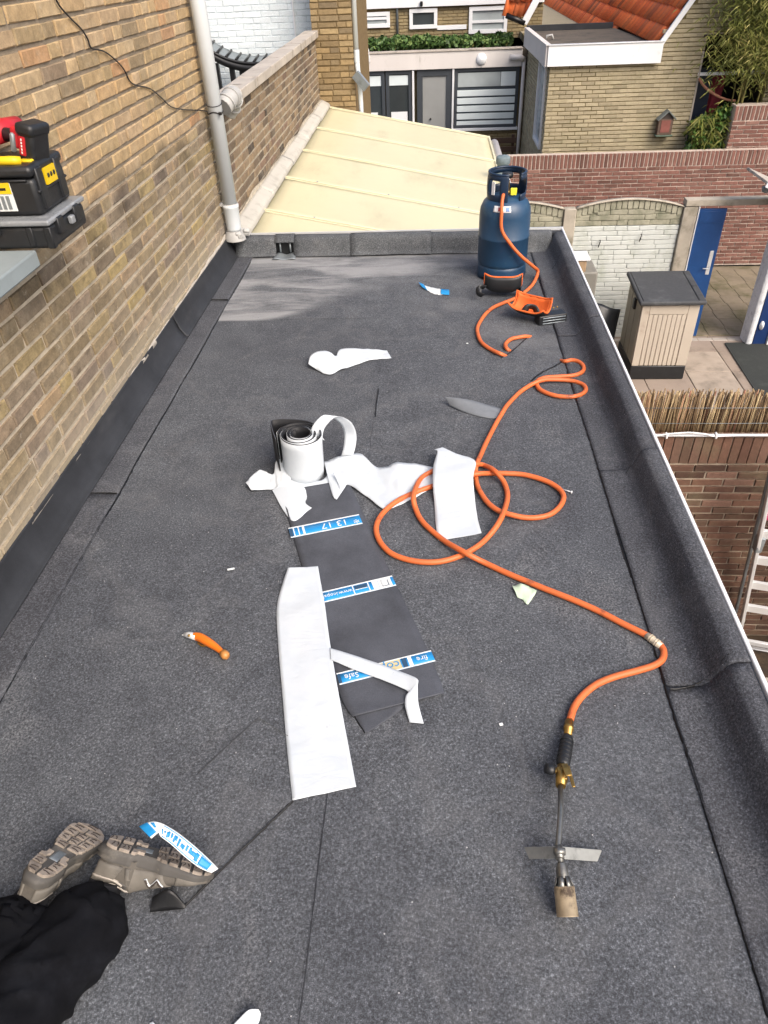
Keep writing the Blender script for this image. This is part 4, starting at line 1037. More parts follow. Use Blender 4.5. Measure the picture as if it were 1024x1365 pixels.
MB().box(q[0].x, q[1].x - .05, 9.22, 9.3, ZG, q[2].z + .05).build('prop', M['black_plastic'], tp)

# ------------------------------------------------------------------ brown garden wall with reed screen
BWY = 4.30
bw = thing('brown_brick_wall', (2.2, BWY, ZG), 'weathered brown brick wall below the felt roof edge at the right', 'wall')
MB().box(.87, 5.0, BWY + .004, BWY + .21, ZG, -1.074).build('mortar', M['mortar_brown'], bw)
bvis = lambda x, y: x > 855 + (y - 570) * .43
bricks(bw, (.88, BWY, -3.06), (1, 0, 0), (0, -1, 0), 2.6, 28, M['brick_brown'], M['mortar_brown'], pix=9, vis=bvis, seed=21, joint=.012, rough=.004)
bricks(bw, (.88, BWY, -1.298), (1, 0, 0), (0, -1, 0), 2.6, .225, M['brick_brown'], M['mortar_brown'], course=.066, pix=9, vis=bvis, seed=22, joint=.011, soldier=True, maxn=60, name='soldier_brick')
rs = thing('reed_screen', (2.0, 4.4, -1.07), 'dry brown reed screen standing along the top of the brown brick wall', 'fence')
M['reed'] = brick_mat('dry reed', [(0, '5e4c3a'), (.3, '8d7659'), (.6, 'a69070'), (.85, 'b8a681'), (1, '985f52')], .25)
def reed(L, s):
    mb = MB(); r = random.Random(s)
    mb.tube([(0, 0, 0), (r.uniform(-.003, .003), r.uniform(-.002, .002), L * .5), (r.uniform(-.008, .008), r.uniform(-.004, .004), L)], [.0046, .0042, .0036], 6); return mb
rl = [reed(.30, i) for i in range(6)]; rm = [a.mesh('reed', M['reed']) for a in rl]
mb = MB(); k = 0; rnd = random.Random(8)
for row in range(3):
    xx = 1.02
    while xx < 3.0:
        F = T(xx, 4.345 + .014 * row + rnd.uniform(-.003, .003), -1.07) @ Matrix.Rotation(rnd.gauss(0, .035), 4, 'Y') @ Matrix.Rotation(rnd.gauss(0, .03), 4, 'X') @ Matrix.Scale(rnd.uniform(.90, 1.07), 4, (0, 0, 1))
        i = rnd.randrange(6); pr = proj(F.translation + Vector((0, 0, .25)))
        if row == 0 and k < 290 and pr and pr[0] < 1032:
            o = bpy.data.objects.new('reed', rm[i]); COL.objects.link(o); o.parent = rs; o.matrix_parent_inverse = WM[rs.name].inverted(); o.matrix_basis = F; o['tint'] = rnd.random(); k += 1
        else: mb.add(rl[i].v, rl[i].f, True, 0, F, rnd.random())
        xx += rnd.uniform(.0068, .0102)
mb.build('reeds', M['reed'], rs, kind='stuff', attr=True)
mb = MB().tube([(1.0, 4.332, -.99), (2.0, 4.331, -.993), (3.0, 4.332, -.99)], .0016, 5); mb.tube([(1.0, 4.332, -.87), (2.0, 4.331, -.873), (3.0, 4.332, -.87)], .0016, 5)
mb.build('binding_wire', M['zinc'], rs)
wc = thing('white_cable', (2, 4.28, -1.05), 'white conduit and looped cable running along the top of the brown brick wall', 'cable')
MB().tube([(.95, 4.285, -1.058), (3.2, 4.285, -1.06)], .011, 8).build('conduit', M['white_paint'], wc)
MB().tube(crom([(1.52, 4.272, -1.055), (1.62, 4.268, -1.035), (1.75, 4.27, -1.028), (1.86, 4.268, -1.04), (1.92, 4.272, -1.058), (2.1, 4.27, -1.05), (2.4, 4.272, -1.052), (3.0, 4.27, -1.05)], 5), .006, 6).build('loose_cable', M['white_paint'], wc)
for xx in (1.60, 1.93, 2.35): MB().bbox(xx - .008, xx + .008, 4.262, 4.30, -1.075, -1.04, .004, 1).build('clip', M['white_paint'], wc)

# ------------------------------------------------------------------ bed, grit path, ladder
MB().box(1.2, 6, 3.84, 4.295, -3.15, -3.06).build('planting_bed', M['soil'], label='dark soil bed at the foot of the brown brick wall', kind='structure')
MB().box(.85, 7, -2, 3.835, -3.155, -3.1).build('grit_path', M['grit'], label='beige grit path below the roof edge at the right', kind='structure')
MB().bbox(1.2, 6, 3.80, 3.838, -3.15, -3.04, .006, 1).build('bed_kerb', M['coping'], label='low concrete kerb between the soil bed and the grit path', kind='structure')
lad = thing('stepladder', (2.6, 4.0, ZG), 'aluminium stepladder standing below the roof edge at the right', 'ladder')
A0 = gz(981, 868, -3.08); A1 = gy(1024, 662, A0.y - .12)
dirR = (A1 - A0).normalized()
zr = -2.2; D = (gz(1024, 819, zr) - gz(988, 813, zr)); D.z = 0; D.normalize()
nrm = D.cross(dirR).normalized()
def bar(mb, a, b, wx, wy, ex):
    a, b = Vector(a), Vector(b); z_ = (b - a).normalized(); x_ = (ex - z_ * ex.dot(z_)).normalized(); y_ = z_.cross(x_)
    mb.bbox(-wx / 2, wx / 2, -wy / 2, wy / 2, 0, (b - a).length, .004, 1, frame(a, x_, y_, z_)); return mb
topL = A0 + dirR * 2.3
for s in (0, .46):
    bar(MB(), A0 + D * s, topL + D * s, .024, .075, D).build('rail', M['alu'], lad)
for k in range(8):
    p = A0 + dirR * (.30 + .27 * k) if k else A0 + dirR * .15
    bar(MB(), p + D * .013, p + D * .447, .075 if k else .05, .028, nrm.cross(D)).build('tread', M['alu'], lad)
bar(MB(), A0 - D * .06 - nrm * .05, A0 + D * .55 - nrm * .05, .05, .035, Vector((0, 0, 1))).build('stabiliser_bar', M['alu'], lad)
for s in (0, .46):
    bar(MB(), A0 + D * s + Vector((0, .16, 0)) , topL + D * s + Vector((0, .02, 0)), .02, .04, D).build('rear_leg', M['zinc'], lad)
hg = A0 + dirR * 1.28; MB().bbox(-.02, .03, -.035, .035, -.07, .07, .008, 1, T(*hg)).build('hinge', M['zinc'], lad)
def clump(name, label, c, n, spread, hgt, size, mat, seed, cat='plant', group=None):
    t = thing(name, c, label, cat, group); r_ = random.Random(seed); mb = MB()
    C_ = Vector(c)
    for k in range(7):
        a = r_.random() * 6.28; e = Vector((math.cos(a) * spread * .7, math.sin(a) * spread * .5, hgt * r_.uniform(.6, 1)))
        mb.tube(crom([C_, C_ + e * .5 + Vector((0, 0, hgt * .15)), C_ + e], 3), .005, 5)
    mb.build('stem', M['stem'], t)
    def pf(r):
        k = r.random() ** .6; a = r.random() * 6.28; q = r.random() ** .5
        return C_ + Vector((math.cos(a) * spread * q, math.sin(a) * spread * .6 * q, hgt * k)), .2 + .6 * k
    leaves('leaves', mat, t, n, pf, size, r_, kind='stuff'); return t
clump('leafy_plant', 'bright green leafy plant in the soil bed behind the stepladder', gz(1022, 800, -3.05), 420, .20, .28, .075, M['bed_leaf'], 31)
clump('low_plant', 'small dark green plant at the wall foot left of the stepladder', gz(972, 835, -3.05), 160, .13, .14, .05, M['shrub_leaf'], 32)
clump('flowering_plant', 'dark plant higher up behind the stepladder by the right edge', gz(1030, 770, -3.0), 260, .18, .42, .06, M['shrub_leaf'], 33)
pk = gy(1022, 688, 4.2); MB().bbox(-.05, .25, -.03, .03, -.02, .025, .01, 2, T(*pk)).build('pink_peg_bag', pbr('pink cloth', 'c23a68', .7, .1, 9), None, 'small bright pink cloth bag hanging behind the stepladder', 'bag')

# ------------------------------------------------------------------ bamboo and shrub by the pale gable
bb = thing('bamboo', (5.6, 13.8, ZG), 'tall yellow green bamboo arching in front of the pale brick gable', 'plant')
r_ = random.Random(12); canes = []
for k in range(30):
    b0 = Vector((r_.uniform(4.9, 6.6), r_.uniform(13.55, 13.9), ZG)); lean = r_.uniform(-.55, .3)
    P_ = [b0 + Vector((lean * t * t * .9, -.15 * t * t + r_.uniform(-.02, .02), t * r_.uniform(5.2, 5.4))) for t in (0, .3, .55, .75, .9, 1.0)]
    P_ = [Vector((p.x, p.y, min(p.z, 2.4))) for p in P_]
    canes.append(crom(P_, 5)); 
for c in canes: MB().tube(c, [.013 * (1 - .6 * i / len(c)) for i in range(len(c))], 6).build('cane', M['stem'], bb)
def longleaf(name, mat, par, n, posf, L, W_, rnd):
    mb = MB()
    for _ in range(n):
        p, tv = posf(rnd); a = rnd.random() * 6.28; dr = rnd.uniform(.2, 1.5)
        d = Vector((math.cos(a), math.sin(a), -dr * .55)).normalized(); s = d.cross(Vector((0, 0, 1))).normalized(); l = L * rnd.uniform(.6, 1.3); w_ = W_ * rnd.uniform(.7, 1.2)
        m = p + d * l * .5 ; e = p + d * l + Vector((0, 0, -l * .22))
        mb.add([p, m + s * w_, e, m - s * w_], [(0, 1, 2), (0, 2, 3)], False, 0, None, min(1, max(0, tv + rnd.gauss(0, .2))))
    return mb.build(name, mat, par, kind='stuff', attr=True)
def bpos(r):
    c = canes[int(r.random() * len(canes))]; k = int(len(c) * (.42 + .56 * r.random())); p = c[min(k, len(c) - 1)]
    q = p + Vector((r.gauss(-.10, .30), r.gauss(-.04, .14), r.gauss(-.03, .2)))
    return q, .30 + .45 * noise.noise((q.x * 2.1, q.y * 2, q.z * 2.1)) + .12
longleaf('leaves', M['bamboo_leaf'], bb, 30000, bpos, .13, .0075, random.Random(14))
def sp(r):
    u, v, w_ = r.random(), r.random(), r.random()
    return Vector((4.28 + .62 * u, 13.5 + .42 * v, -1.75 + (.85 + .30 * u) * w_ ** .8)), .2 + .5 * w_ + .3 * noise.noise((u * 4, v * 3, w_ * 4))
sb = thing('garden_shrub', (4.6, 13.7, ZG), 'mixed green shrub between the bird house wall and the higher red wall', 'shrub')
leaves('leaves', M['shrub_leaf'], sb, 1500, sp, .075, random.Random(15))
longleaf('grassy_blades', M['bamboo_leaf'], sb, 420, lambda r: (Vector((4.35 + .5 * r.random(), 13.5 + .3 * r.random(), -1.5 + .75 * r.random())), .45), .24, .012, random.Random(16))
mb = MB()
for k in range(9): mb.tube(crom([(4.55 + .03 * k, 13.7, -2.6), (4.4 + .06 * k, 13.68, -1.6), (4.32 + .075 * k, 13.6, -1.0 + .02 * k)], 4), .01, 5)
mb.build('stems', M['stem'], sb)
# ------------------------------------------------------------------ gas cylinder
CXY = (.425, 4.46)
M['blue_cyl'] = pbr('scuffed navy cylinder paint', '1f3f5c', .4, .14, 5, .0, '3c5666', 9, .56, .74, .12, 40)
M['blue_dark'] = pbr('dark navy paint', '142941', .45, .15, 6, 0, '3a4c58', 9, .6, .8)
M['brass'] = pbr('worn brass', 'a5854a', .35, .2, 30, .85, '6a5632', 20)
M['orange_hose'] = pbr('orange rubber hose', 'cd6836', .5, .10, 10, 0, '7a4632', 17, .56, .74, .15, 120)
gc = thing('gas_cylinder', (*CXY, .01), 'scuffed dark blue gas cylinder standing at the far right corner of the felt roof', 'gas cylinder')
B = T(*CXY, .012)
MB().lathe([(.0, .045), (.10, .047), (.143, .075), (.150, .10), (.150, .235), (.1525, .238), (.1525, .247), (.150, .25), (.150, .365), (.146, .40), (.128, .437), (.095, .462), (.05, .472), (.0, .473)], 40, B).build('body', M['blue_cyl'], gc)
ft = MB()
def ftf(u, v):
    a = 2 * math.pi * u; cut = .022 * max(0, math.cos(3 * a + .9)) ** 6
    r = .146 - .006 * v; return (CXY[0] + r * math.cos(a), CXY[1] + r * math.sin(a), .012 + cut + (.088 - cut) * v)
ft.grid(ftf, 72, 3); ft.build('foot_ring', M['blue_cyl'], gc, solid=.006)
def clf(u, v):        # collar with two hand openings
    a = R(20) + R(320) * u; zz = .455 + .15 * v; r = .105 + .006 * math.sin(v * 3.14)
    return (CXY[0] + r * math.cos(a - R(70)), CXY[1] + r * math.sin(a - R(70)), zz)
cm = MB(); nu, nv = 64, 10
vs = [clf(i / nu, j / nv) for i in range(nu + 1) for j in range(nv + 1)]; fs = []
for i in range(nu):
    for j in range(nv):
        u, v = (i + .5) / nu, (j + .5) / nv; a = (20 + 320 * u - 70) % 360
        hole = any(abs((a - c + 180) % 360 - 180) < hw_ and lo < v < hi for c, hw_, lo, hi in [(222, 22, .28, .80), (318, 26, .25, .78), (90, 45, .35, .8)])
        if not hole: fs.append((i * 11 + j, (i + 1) * 11 + j, (i + 1) * 11 + j + 1, i * 11 + j + 1))
cm.add(vs, fs, True); cl = cm.build('collar', M['blue_dark'], gc, solid=.007)
MB().tube([clf(i / 40, 1) for i in range(41)], .007, 8).build('collar_rim', M['blue_dark'], cl)
mb = MB().lathe([(.0, .47), (.024, .47), (.024, .49), (.016, .495), (.016, .545), (.0, .55)], 14, B); mb.tube([(CXY[0], CXY[1] - .01, .52), (CXY[0] - .012, CXY[1] - .075, .515)], .013, 10)
vl = mb.build('valve', M['brass'], gc)
MB().lathe([(.0, .56), (.03, .56), (.033, .572), (.03, .585), (.0, .588)], 14, B).build('hand_wheel', M['black_plastic'], vl)
MB().bbox(-.018, .018, -.006, .006, -.02, .02, .003, 1, T(CXY[0] + .035, CXY[1] - .06, .51)).build('yellow_tag', pbr('yellow tag', 'd6d438', .5), vl)
def cyl_label(name, a0, a1, z0, z1, mat, par, r=.151, rf=None):
    mb = MB().grid(lambda u, v: (CXY[0] + (rf(z0 + (z1 - z0) * v) if rf else r) * math.cos(R(a0 + (a1 - a0) * u)), CXY[1] + (rf(z0 + (z1 - z0) * v) if rf else r) * math.sin(R(a0 + (a1 - a0) * u)), z0 + (z1 - z0) * v), 10, 3)
    return mb.build(name, mat, par, solid=.001)
shoulder = lambda z: .1295 + (.4375 + .012 - z) * .55 if z > .41 else .1475 + (.412 - z) * .33
ll = cyl_label('hazard_label', 236, 278, .418, .449, M['white_paint'], gc, rf=lambda z: .1515 - (z - .405) * .48)
cyl_label('red_diamond', 248, 257, .424, .443, pbr('label red', 'b33a3a', .5), ll, rf=lambda z: .1530 - (z - .405) * .48)
cyl_label('blue_square', 266, 275, .424, .443, pbr('label blue', '6f8fc4', .5), ll, rf=lambda z: .1530 - (z - .405) * .48)
MB().bbox(-.011, .011, -.002, .002, -.035, .035, .001, 1, T(CXY[0] - .083, CXY[1] - .083, .535) @ Matrix.Rotation(R(-42), 4, 'Z')).build('white_sticker', M['white_paint'], gc)

# ------------------------------------------------------------------ orange gas hose
HR = .0098
def gp(px, py, z=HR + .012): p = gz(px, py, z); return p
hs = thing('gas_hose', (.3, 2.4, .01), 'long orange gas hose looping over the felt from the blue cylinder to the torch', 'hose')
h1 = [(CXY[0] - .012, CXY[1] - .08, .512), (CXY[0] - .03, CXY[1] - .115, .50), (CXY[0] - .035, CXY[1] - .155, .43), (CXY[0] - .028, CXY[1] - .168, .33), (CXY[0] + .03, CXY[1] - .172, .245), (CXY[0] + .10, CXY[1] - .16, .17), (CXY[0] + .175, CXY[1] - .12, .10),
      tuple(gp(717, 362, .05)), tuple(gp(711, 378, .03)), tuple(gp(700, 389, .022)), tuple(gp(686, 398, .022)), tuple(gp(668, 405)), tuple(gp(653, 413)), tuple(gp(641, 427)), tuple(gp(636.5, 440)), tuple(gp(641, 455)), tuple(gp(655, 466)), tuple(gp(668, 472)),
      tuple(gp(682, 478, -.02)), tuple(gp(694, 480, -.03)), tuple(gp(693, 473, -.03)), tuple(gp(684, 470, -.016)), tuple(gp(677, 466, .018)), tuple(gp(674, 459)), tuple(gp(681, 452)), tuple(gp(692, 449.5)), tuple(gp(703, 448.5, .016)), tuple(gp(716, 452, -.025)), tuple(gp(730, 464, -.03)), tuple(gp(742, 478, -.02)),
      tuple(gp(752, 481.5, .018)), tuple(gp(762, 480)), tuple(gp(772, 482.5)), tuple(gp(778.5, 489)), tuple(gp(776, 496)), tuple(gp(764, 500.5)), tuple(gp(744, 502)), tuple(gp(727, 503.5)), tuple(gp(716, 508)), tuple(gp(717, 516)), tuple(gp(725, 522)), tuple(gp(741, 527.5)), tuple(gp(760, 529)),
      tuple(gp(774, 526)), tuple(gp(781, 519.5)), tuple(gp(777, 512.5)), tuple(gp(762, 507.5)), tuple(gp(741, 506, .028)), tuple(gp(722, 507, .036)), tuple(gp(706, 514, .026)), tuple(gp(692, 524)), tuple(gp(680, 536)), tuple(gp(671, 548)), tuple(gp(655, 577)), tuple(gp(643, 602)),
      tuple(gp(635, 620, .034)), tuple(gp(634, 632)), tuple(gp(636, 647)), tuple(gp(646, 665)), tuple(gp(660, 678, .026)), tuple(gp(676, 684.5, .028)), tuple(gp(703, 690)), tuple(gp(728, 687.5)), tuple(gp(744, 678)), tuple(gp(751.5, 664)), tuple(gp(746, 652)), tuple(gp(728, 641)), tuple(gp(700, 633)), tuple(gp(676, 631)), tuple(gp(652, 631)), tuple(gp(634, 632, .040)),
      tuple(gp(605, 638, .024)), tuple(gp(577, 648)), tuple(gp(552, 657)), tuple(gp(531, 667)), tuple(gp(513, 681)), tuple(gp(503, 697)), tuple(gp(503, 713)), tuple(gp(511, 728)), tuple(gp(527, 740)), tuple(gp(556, 748.5)), tuple(gp(589, 748)), tuple(gp(622, 737)), tuple(gp(649, 717)), tuple(gp(667, 692, .044)), tuple(gp(676, 666)), tuple(gp(673, 645)), tuple(gp(660, 628, .042)), tuple(gp(645, 620)), tuple(gp(632, 618.5, .048)),
      tuple(gp(603, 619, .040)), tuple(gp(577, 628, .028)), tuple(gp(560, 640)), tuple(gp(552, 660, .046)), tuple(gp(555, 679)), tuple(gp(566, 698)), tuple(gp(590, 719)), tuple(gp(620, 737, .044)), tuple(gp(648, 751)), tuple(gp(690, 770)), tuple(gp(740, 790)), tuple(gp(790, 811)), tuple(gp(836, 834)), tuple(gp(866, 849))]
hose1 = crom(h1, 7)
hose1 = [p + Vector((.0022 * noise.noise(p * 9), .0022 * noise.noise(p * 9 + Vector((5, 1, 0))), 0)) for p in hose1]
MB().tube(hose1, HR, 12).build('hose', M['orange_hose'], hs)
h2 = [tuple(gp(879, 858)), tuple(gp(885, 868)), tuple(gp(883, 879)), tuple(gp(872, 887)), tuple(gp(850, 894)), tuple(gp(820, 902)), tuple(gp(796, 912)), tuple(gp(778, 926)), tuple(gp(766, 942)), tuple(gp(760, 960, .026))]
MB().tube(crom(h2, 8), HR, 12).build('hose', M['orange_hose'], hs)
fe_ = MB().tube([gp(862, 847), gp(882, 862)], HR * 1.12, 12)
for t_ in (.15, .3, .6, .75): 
    a = gp(864, 848).lerp(gp(881, 861), t_); b = gp(864, 848).lerp(gp(881, 861), t_ + .06); fe_.tube([a, b], HR * 1.3, 12)
fe_.build('hose_joint', pbr('pale wrapped joint', 'c9bda8', .5, .2, 60, .2), hs)
MB().tube([gp(876, 856), gp(884, 853, .035), gp(886, 850, .05)], .0016, 5).build('wire_end', M['zinc'], hs)

# ------------------------------------------------------------------ torch
tc = thing('roofing_torch', (.33, .95, .012), 'gas torch with black handle, crossed legs and scorched burner lying at the lower right', 'torch')
M['steel'] = pbr('burnt steel tube', '83837f', .4, .2, 40, .8, '4b4742', 16)
M['scorched'] = pbr('heat tinted burner steel', 'b3a184', .5, .25, 30, .35, '55483b', 26, .47, .66)
M['leg_steel'] = pbr('dull grey steel plate', '9b9d9a', .5, .2, 20, .45, '5e605d', 14, .5, .75)
q0, q1, q2, q3, q4, q5 = gz(759, 962, .026), gz(757, 982, .034), gz(750, 1022, .045), gz(747.5, 1048, .05), gz(744, 1128, .085), gz(748, 1150, .078)
q6 = gz(757, 1222, .036)
MB().tube([q0, q0.lerp(q1, .3), q0.lerp(q1, .31), q0.lerp(q1, .55), q0.lerp(q1, .56), q1], [.0115, .0115, .013, .013, .0105, .0105], 12).build('ferrule', M['brass'], tc)
hd = MB().tube([q1, q1.lerp(q2, .08), q1.lerp(q2, .5), q1.lerp(q2, .92), q2], [.0125, .0155, .0165, .0165, .012], 14)
for k in range(6): hd.tube([q1.lerp(q2, .16 + .13 * k), q1.lerp(q2, .2 + .13 * k)], .0175, 14)
hd.build('handle', M['black_plastic'], tc)
mb = MB().tube([q2, q2.lerp(q3, .5), q3], [.0135, .015, .012], 10); mb.bbox(-.012, .012, -.018, .018, -.012, .012, .003, 1, T(*q2.lerp(q3, .45)))
side = Vector((-1, .1, .25)).normalized()
mb.tube([q2.lerp(q3, .3), q2.lerp(q3, .3) + side * .022], .007, 8); vb = mb.build('valve_body', M['brass'], tc)
MB().tube([q2.lerp(q3, .3) + side * .02, q2.lerp(q3, .3) + side * .026, q2.lerp(q3, .3) + side * .042], [.011, .014, .012], 12).build('valve_knob', M['black_plastic'], vb)
lv = MB(); a = q2.lerp(q3, .1); lv.bbox(-.004, .004, -.002, .002, 0, .062, .001, 1, along(a + Vector((.012, 0, .012)), a + Vector((.016, -.06, .020)))); lv.bbox(-.008, .008, -.002, .002, 0, .04, .001, 1, along(a + Vector((.002, 0, .02)), a + Vector((.008, -.05, .034))))
lv.build('trigger_lever', M['brass'], tc)
MB().tube([q3, q3.lerp(q4, .5) + Vector((.002, 0, .004)), q4, q5], [.0065, .0065, .0065, .0065], 10).build('tube', M['steel'], tc)
pc_ = q4.lerp(q5, .4)
for (ex, ey) in ((700, 1137), (802, 1141)):
    e = gz(ex, ey, .004); s_ = 1 if ex > 750 else -1; st = pc_ + Vector((s_ * .006, 0, 0))
    z_ = (e - st); L_ = z_.length; F = along(st, e, (0, -.5, 1))
    MB().bbox(-.0125, .0125, -.0013, .0013, 0, L_, .0008, 1, F).build('leg', M['leg_steel'], tc)
ht = MB().tube([pc_ + Vector((-.012, 0, .006)), pc_ + Vector((.012, 0, .006))], .008, 10); ht.tube([pc_ + Vector((0, .014, 0)), pc_ + Vector((0, -.014, 0))], .0095, 10); ht.build('leg_clamp', M['steel'], tc)
ax = q6 - q5
def Fb(): return along(q5, q6)
L_ = ax.length
MB().lathe([(.008, 0), (.0125, .01), (.0135, L_ * .24), (.014, L_ * .29)], 16, Fb()).build('burner_neck', M['steel'], tc)
bm_ = MB(); nseg = 18
for k in range(6):                                  # cone ribs with air slots between them
    a0 = 2 * math.pi * k / 6; vs = []
    for (r_, z_) in ((.0135, L_ * .26), (.0205, L_ * .455)):
        for d in (-.36, 0, .36): vs.append((r_ * math.cos(a0 + d), r_ * math.sin(a0 + d), z_))
    bm_.add(vs, [(0, 1, 4, 3), (1, 2, 5, 4)], True, 0, Fb())
bm_.build('air_slot_cone', M['steel'], tc, solid=.002)
MB().lathe([(.009, L_ * .3), (.009, L_ * .9)], 12, Fb()).build('inner_jet', M['black_steel'], tc)
MB().lathe([(.0205, L_ * .44), (.0215, L_ * .455), (.0225, L_ * .985), (.0235, L_ * .99), (.0235, L_ * 1.0), (.0215, L_ * 1.0), (.0205, L_ * .7), (.0, L_ * .66)], 28, Fb()).build('burner_cup', M['scorched'], tc)

# ------------------------------------------------------------------ knee pads
M['kp_black'] = M['black_plastic']; M['kp_orange'] = pbr('orange foam lining', 'd8662a', .75, .08, 12, 0, 'b5521f', 20)
def kneepad(loc, rot, label, strap):
    t = thing('knee_pad', loc, label, 'knee pad', 'knee pads by the gas cylinder')
    F = T(*loc) @ rot @ Matrix.Scale(.84, 4)
    def cup(u, v, off):         # open shell: long axis x
        a = (u - .5) * 2; b = (v - .5) * 2
        ex = math.copysign(abs(a) ** .9, a); w_ = .075 * (1 - .18 * abs(a) ** 3)
        return Vector((.125 * ex, w_ * b, .075 * (abs(b) ** 2.0) * (1 - .2 * a * a) + .045 * abs(a) ** 3 + off))
    MB().grid(lambda u, v: cup(u, v, .006), 20, 14, M=F).build('shell', M['kp_black'], t, solid=.006)
    MB().grid(lambda u, v: cup(.03 + .94 * u, .03 + .94 * v, .013) + Vector((0, 0, .003 * math.sin(v * 40) * math.sin(u * 30))), 20, 14, M=F).build('foam_lining', M['kp_orange'], t, solid=.010)
    P_ = [cup(u, 0, .008) for u in [k / 16 for k in range(17)]] + [cup(1, v, .008) for v in [k / 10 for k in range(1, 11)]] + [cup(u, 1, .008) for u in [1 - k / 16 for k in range(1, 17)]] + [cup(0, v, .008) for v in [1 - k / 10 for k in range(1, 10)]]
    MB().tube([F @ p for p in P_], .005, 8, True).build('rim', M['kp_orange'], t)
    for pts in strap:
        pts = crom([F @ Vector(p) for p in pts], 5); mb = MB()
        def sf(u, v):
            i = min(int(u * (len(pts) - 1)), len(pts) - 1); p = pts[i]; tt = (pts[min(i + 1, len(pts) - 1)] - pts[max(i - 1, 0)]).normalized()
            s = tt.cross(Vector((.3, .8, .2))).normalized(); return p + s * (v - .5) * .034
        mb.grid(sf, len(pts) - 1, 2).build('strap', M['black_plastic'], t, solid=.004)
    return t
k0 = gz(667, 401, 0); k1 = gz(712, 428, 0)
kneepad((k0.x + .01, k0.y + .01, .044), Matrix.Rotation(R(-4), 4, 'Z') @ Matrix.Rotation(R(-38), 4, 'X'), 'black knee pad tipped on its edge, leaning against the foot of the blue cylinder', [[(-.12, -.02, .03), (-.155, -.05, .02), (-.16, -.055, -.02), (-.13, -.03, -.03)], [(.1, .05, .05), (.13, .02, .02), (.10, -.02, -.02)]])
t = kneepad((k1.x - .015, k1.y + .02, .032), Matrix.Rotation(R(-34), 4, 'Z') @ Matrix.Rotation(R(20), 4, 'X'), 'open orange lined knee pad with a black strap case, right of the tipped one', [[(-.02, -.06, .06), (.0, -.03, .085), (.03, .0, .06), (.06, -.02, .03), (.1, -.05, .03)]])
F = T(k1.x - .005, k1.y + .015, .0) @ Matrix.Rotation(R(16), 4, 'Z')
MB().bbox(-.01, .15, -.105, -.035, .006, .062, .008, 2, F).build('strap_case', M['black_plastic'], t)
mb = MB()
for k in range(3): mb.bbox(.01, .14, -.109, -.104, .016 + .015 * k, .022 + .015 * k, .002, 1, F)
mb.build('case_ribs', M['zinc'], t)
mb = MB()
for k in range(4): mb.lathe([(.0, .0), (.006, .0), (.005, .005), (0, .006)], 8, F @ T(.055 + .024 * k, -.03 + .004 * k, .064))
mb.build('rivets', M['brass'], t, kind='stuff')
# ------------------------------------------------------------------ felt strip with printed bands
SZ = .0125
st_ = thing('felt_strip', (-.2, 1.6, SZ), 'cut strip of smooth dark grey felt with three blue printed bands lying on the roof', 'felt strip')
def strip_pts(rows, n=10):
    L = crom([Vector(r[0]) for r in rows], n); Rr = crom([Vector(r[1]) for r in rows], n); return L, Rr
def ribbon(name, rows, mat, par=None, nv=10, amp=.004, fr=9, sol=.0006, seed=0, n=14, crease=0, **kw):
    L, Rr = strip_pts(rows, n)
    def fn(u, v):
        i = min(int(round(u * (len(L) - 1))), len(L) - 1); p = L[i].lerp(Rr[i], v)
        w_ = noise.noise((p.x * fr, p.y * fr, seed)) + .5 * noise.noise((p.x * fr * 2.7, p.y * fr * 2.7, seed + 5))
        c_ = abs(noise.noise((p.x * fr * .8 + p.y * fr * .5, seed * 3.1, 1))) * crease
        return p + Vector((0, 0, max(-.5 * amp, w_ * amp + c_)))
    return MB().grid(fn, len(L) - 1, nv).build(name, mat, par, solid=sol, offs=0, **kw)
g = lambda px, py, z=SZ: tuple(gz(px, py, z))
rows = [(g(375, 655, .016), g(464, 640, .016)), (g(390, 710), g(491, 700)), (g(413, 790), g(526, 775)), (g(435, 865, .014), g(560, 845, .014)), (g(455, 930, .016), g(586, 905, .016)), (g(470, 955, .02), g(592, 924, .02))]
sheet_ = ribbon('felt_sheet', rows, M['felt_under'], st_, 12, .0012, 5, .005, 2)
lo = ribbon('lower_ply', [(g(448, 915, .0118), g(500, 905, .0118)), (g(470, 950, .0118), g(540, 938, .0118)), (g(487, 977, .0118), g(491, 976, .0118))], M['felt_under'], st_, 6, .0006, 5, .004, 4)
M['band_blue'] = pbr('blue print', '1f86c4', .45, .06, 12)
M['band_white'] = pbr('white print', 'd5dadb', .45, .04, 12)
M['band_tan'] = pbr('tan print', 'c9b98d', .5, .06, 12)
M['band_navy'] = pbr('navy print', '2c4a66', .5, .06, 12)
def pband(a, b, c, d, blocks, texts, zz):
    """a,b top left/right, c,d bottom left/right in the survey"""
    A, B_, C_, D_ = [Vector(g(*p, zz)) for p in (a, b, c, d)]
    W_ = (B_ - A).length; H_ = (A - C_).length
    F = frame(C_, B_ - A, A - C_, (B_ - A).cross(A - C_)); ex = (B_ - A).normalized(); ez = ex.cross((A - C_)).normalized(); F = frame(C_, ex, ez.cross(ex), ez)
    o = MB().grid(lambda u, v: F @ Vector((W_ * u, H_ * v, .0010)), 12, 2).build('printed_band', M['band_blue'], st_, solid=.0006)
    mb = MB(); mb.box(0, W_, 0, H_ * .10, .0012, .0018, F); mb.box(0, W_, H_ * .90, H_, .0012, .0018, F); mb.build('white_edging', M['band_white'], o)
    for (u0, u1, v0, v1, m) in blocks:
        MB().box(W_ * u0, W_ * u1, H_ * v0, H_ * v1, .0012, .0021 + .0003 * (v0 > .2), F).build('print_block', M[m], o)
    for (s, u, sz, m, fl) in texts:
        X = F @ T(W_ * u, H_ * .5, .0027) @ Matrix.Rotation(R(180 if fl else 0), 4, 'Z')
        text_mesh(s, H_ * sz, X, M[m], o)
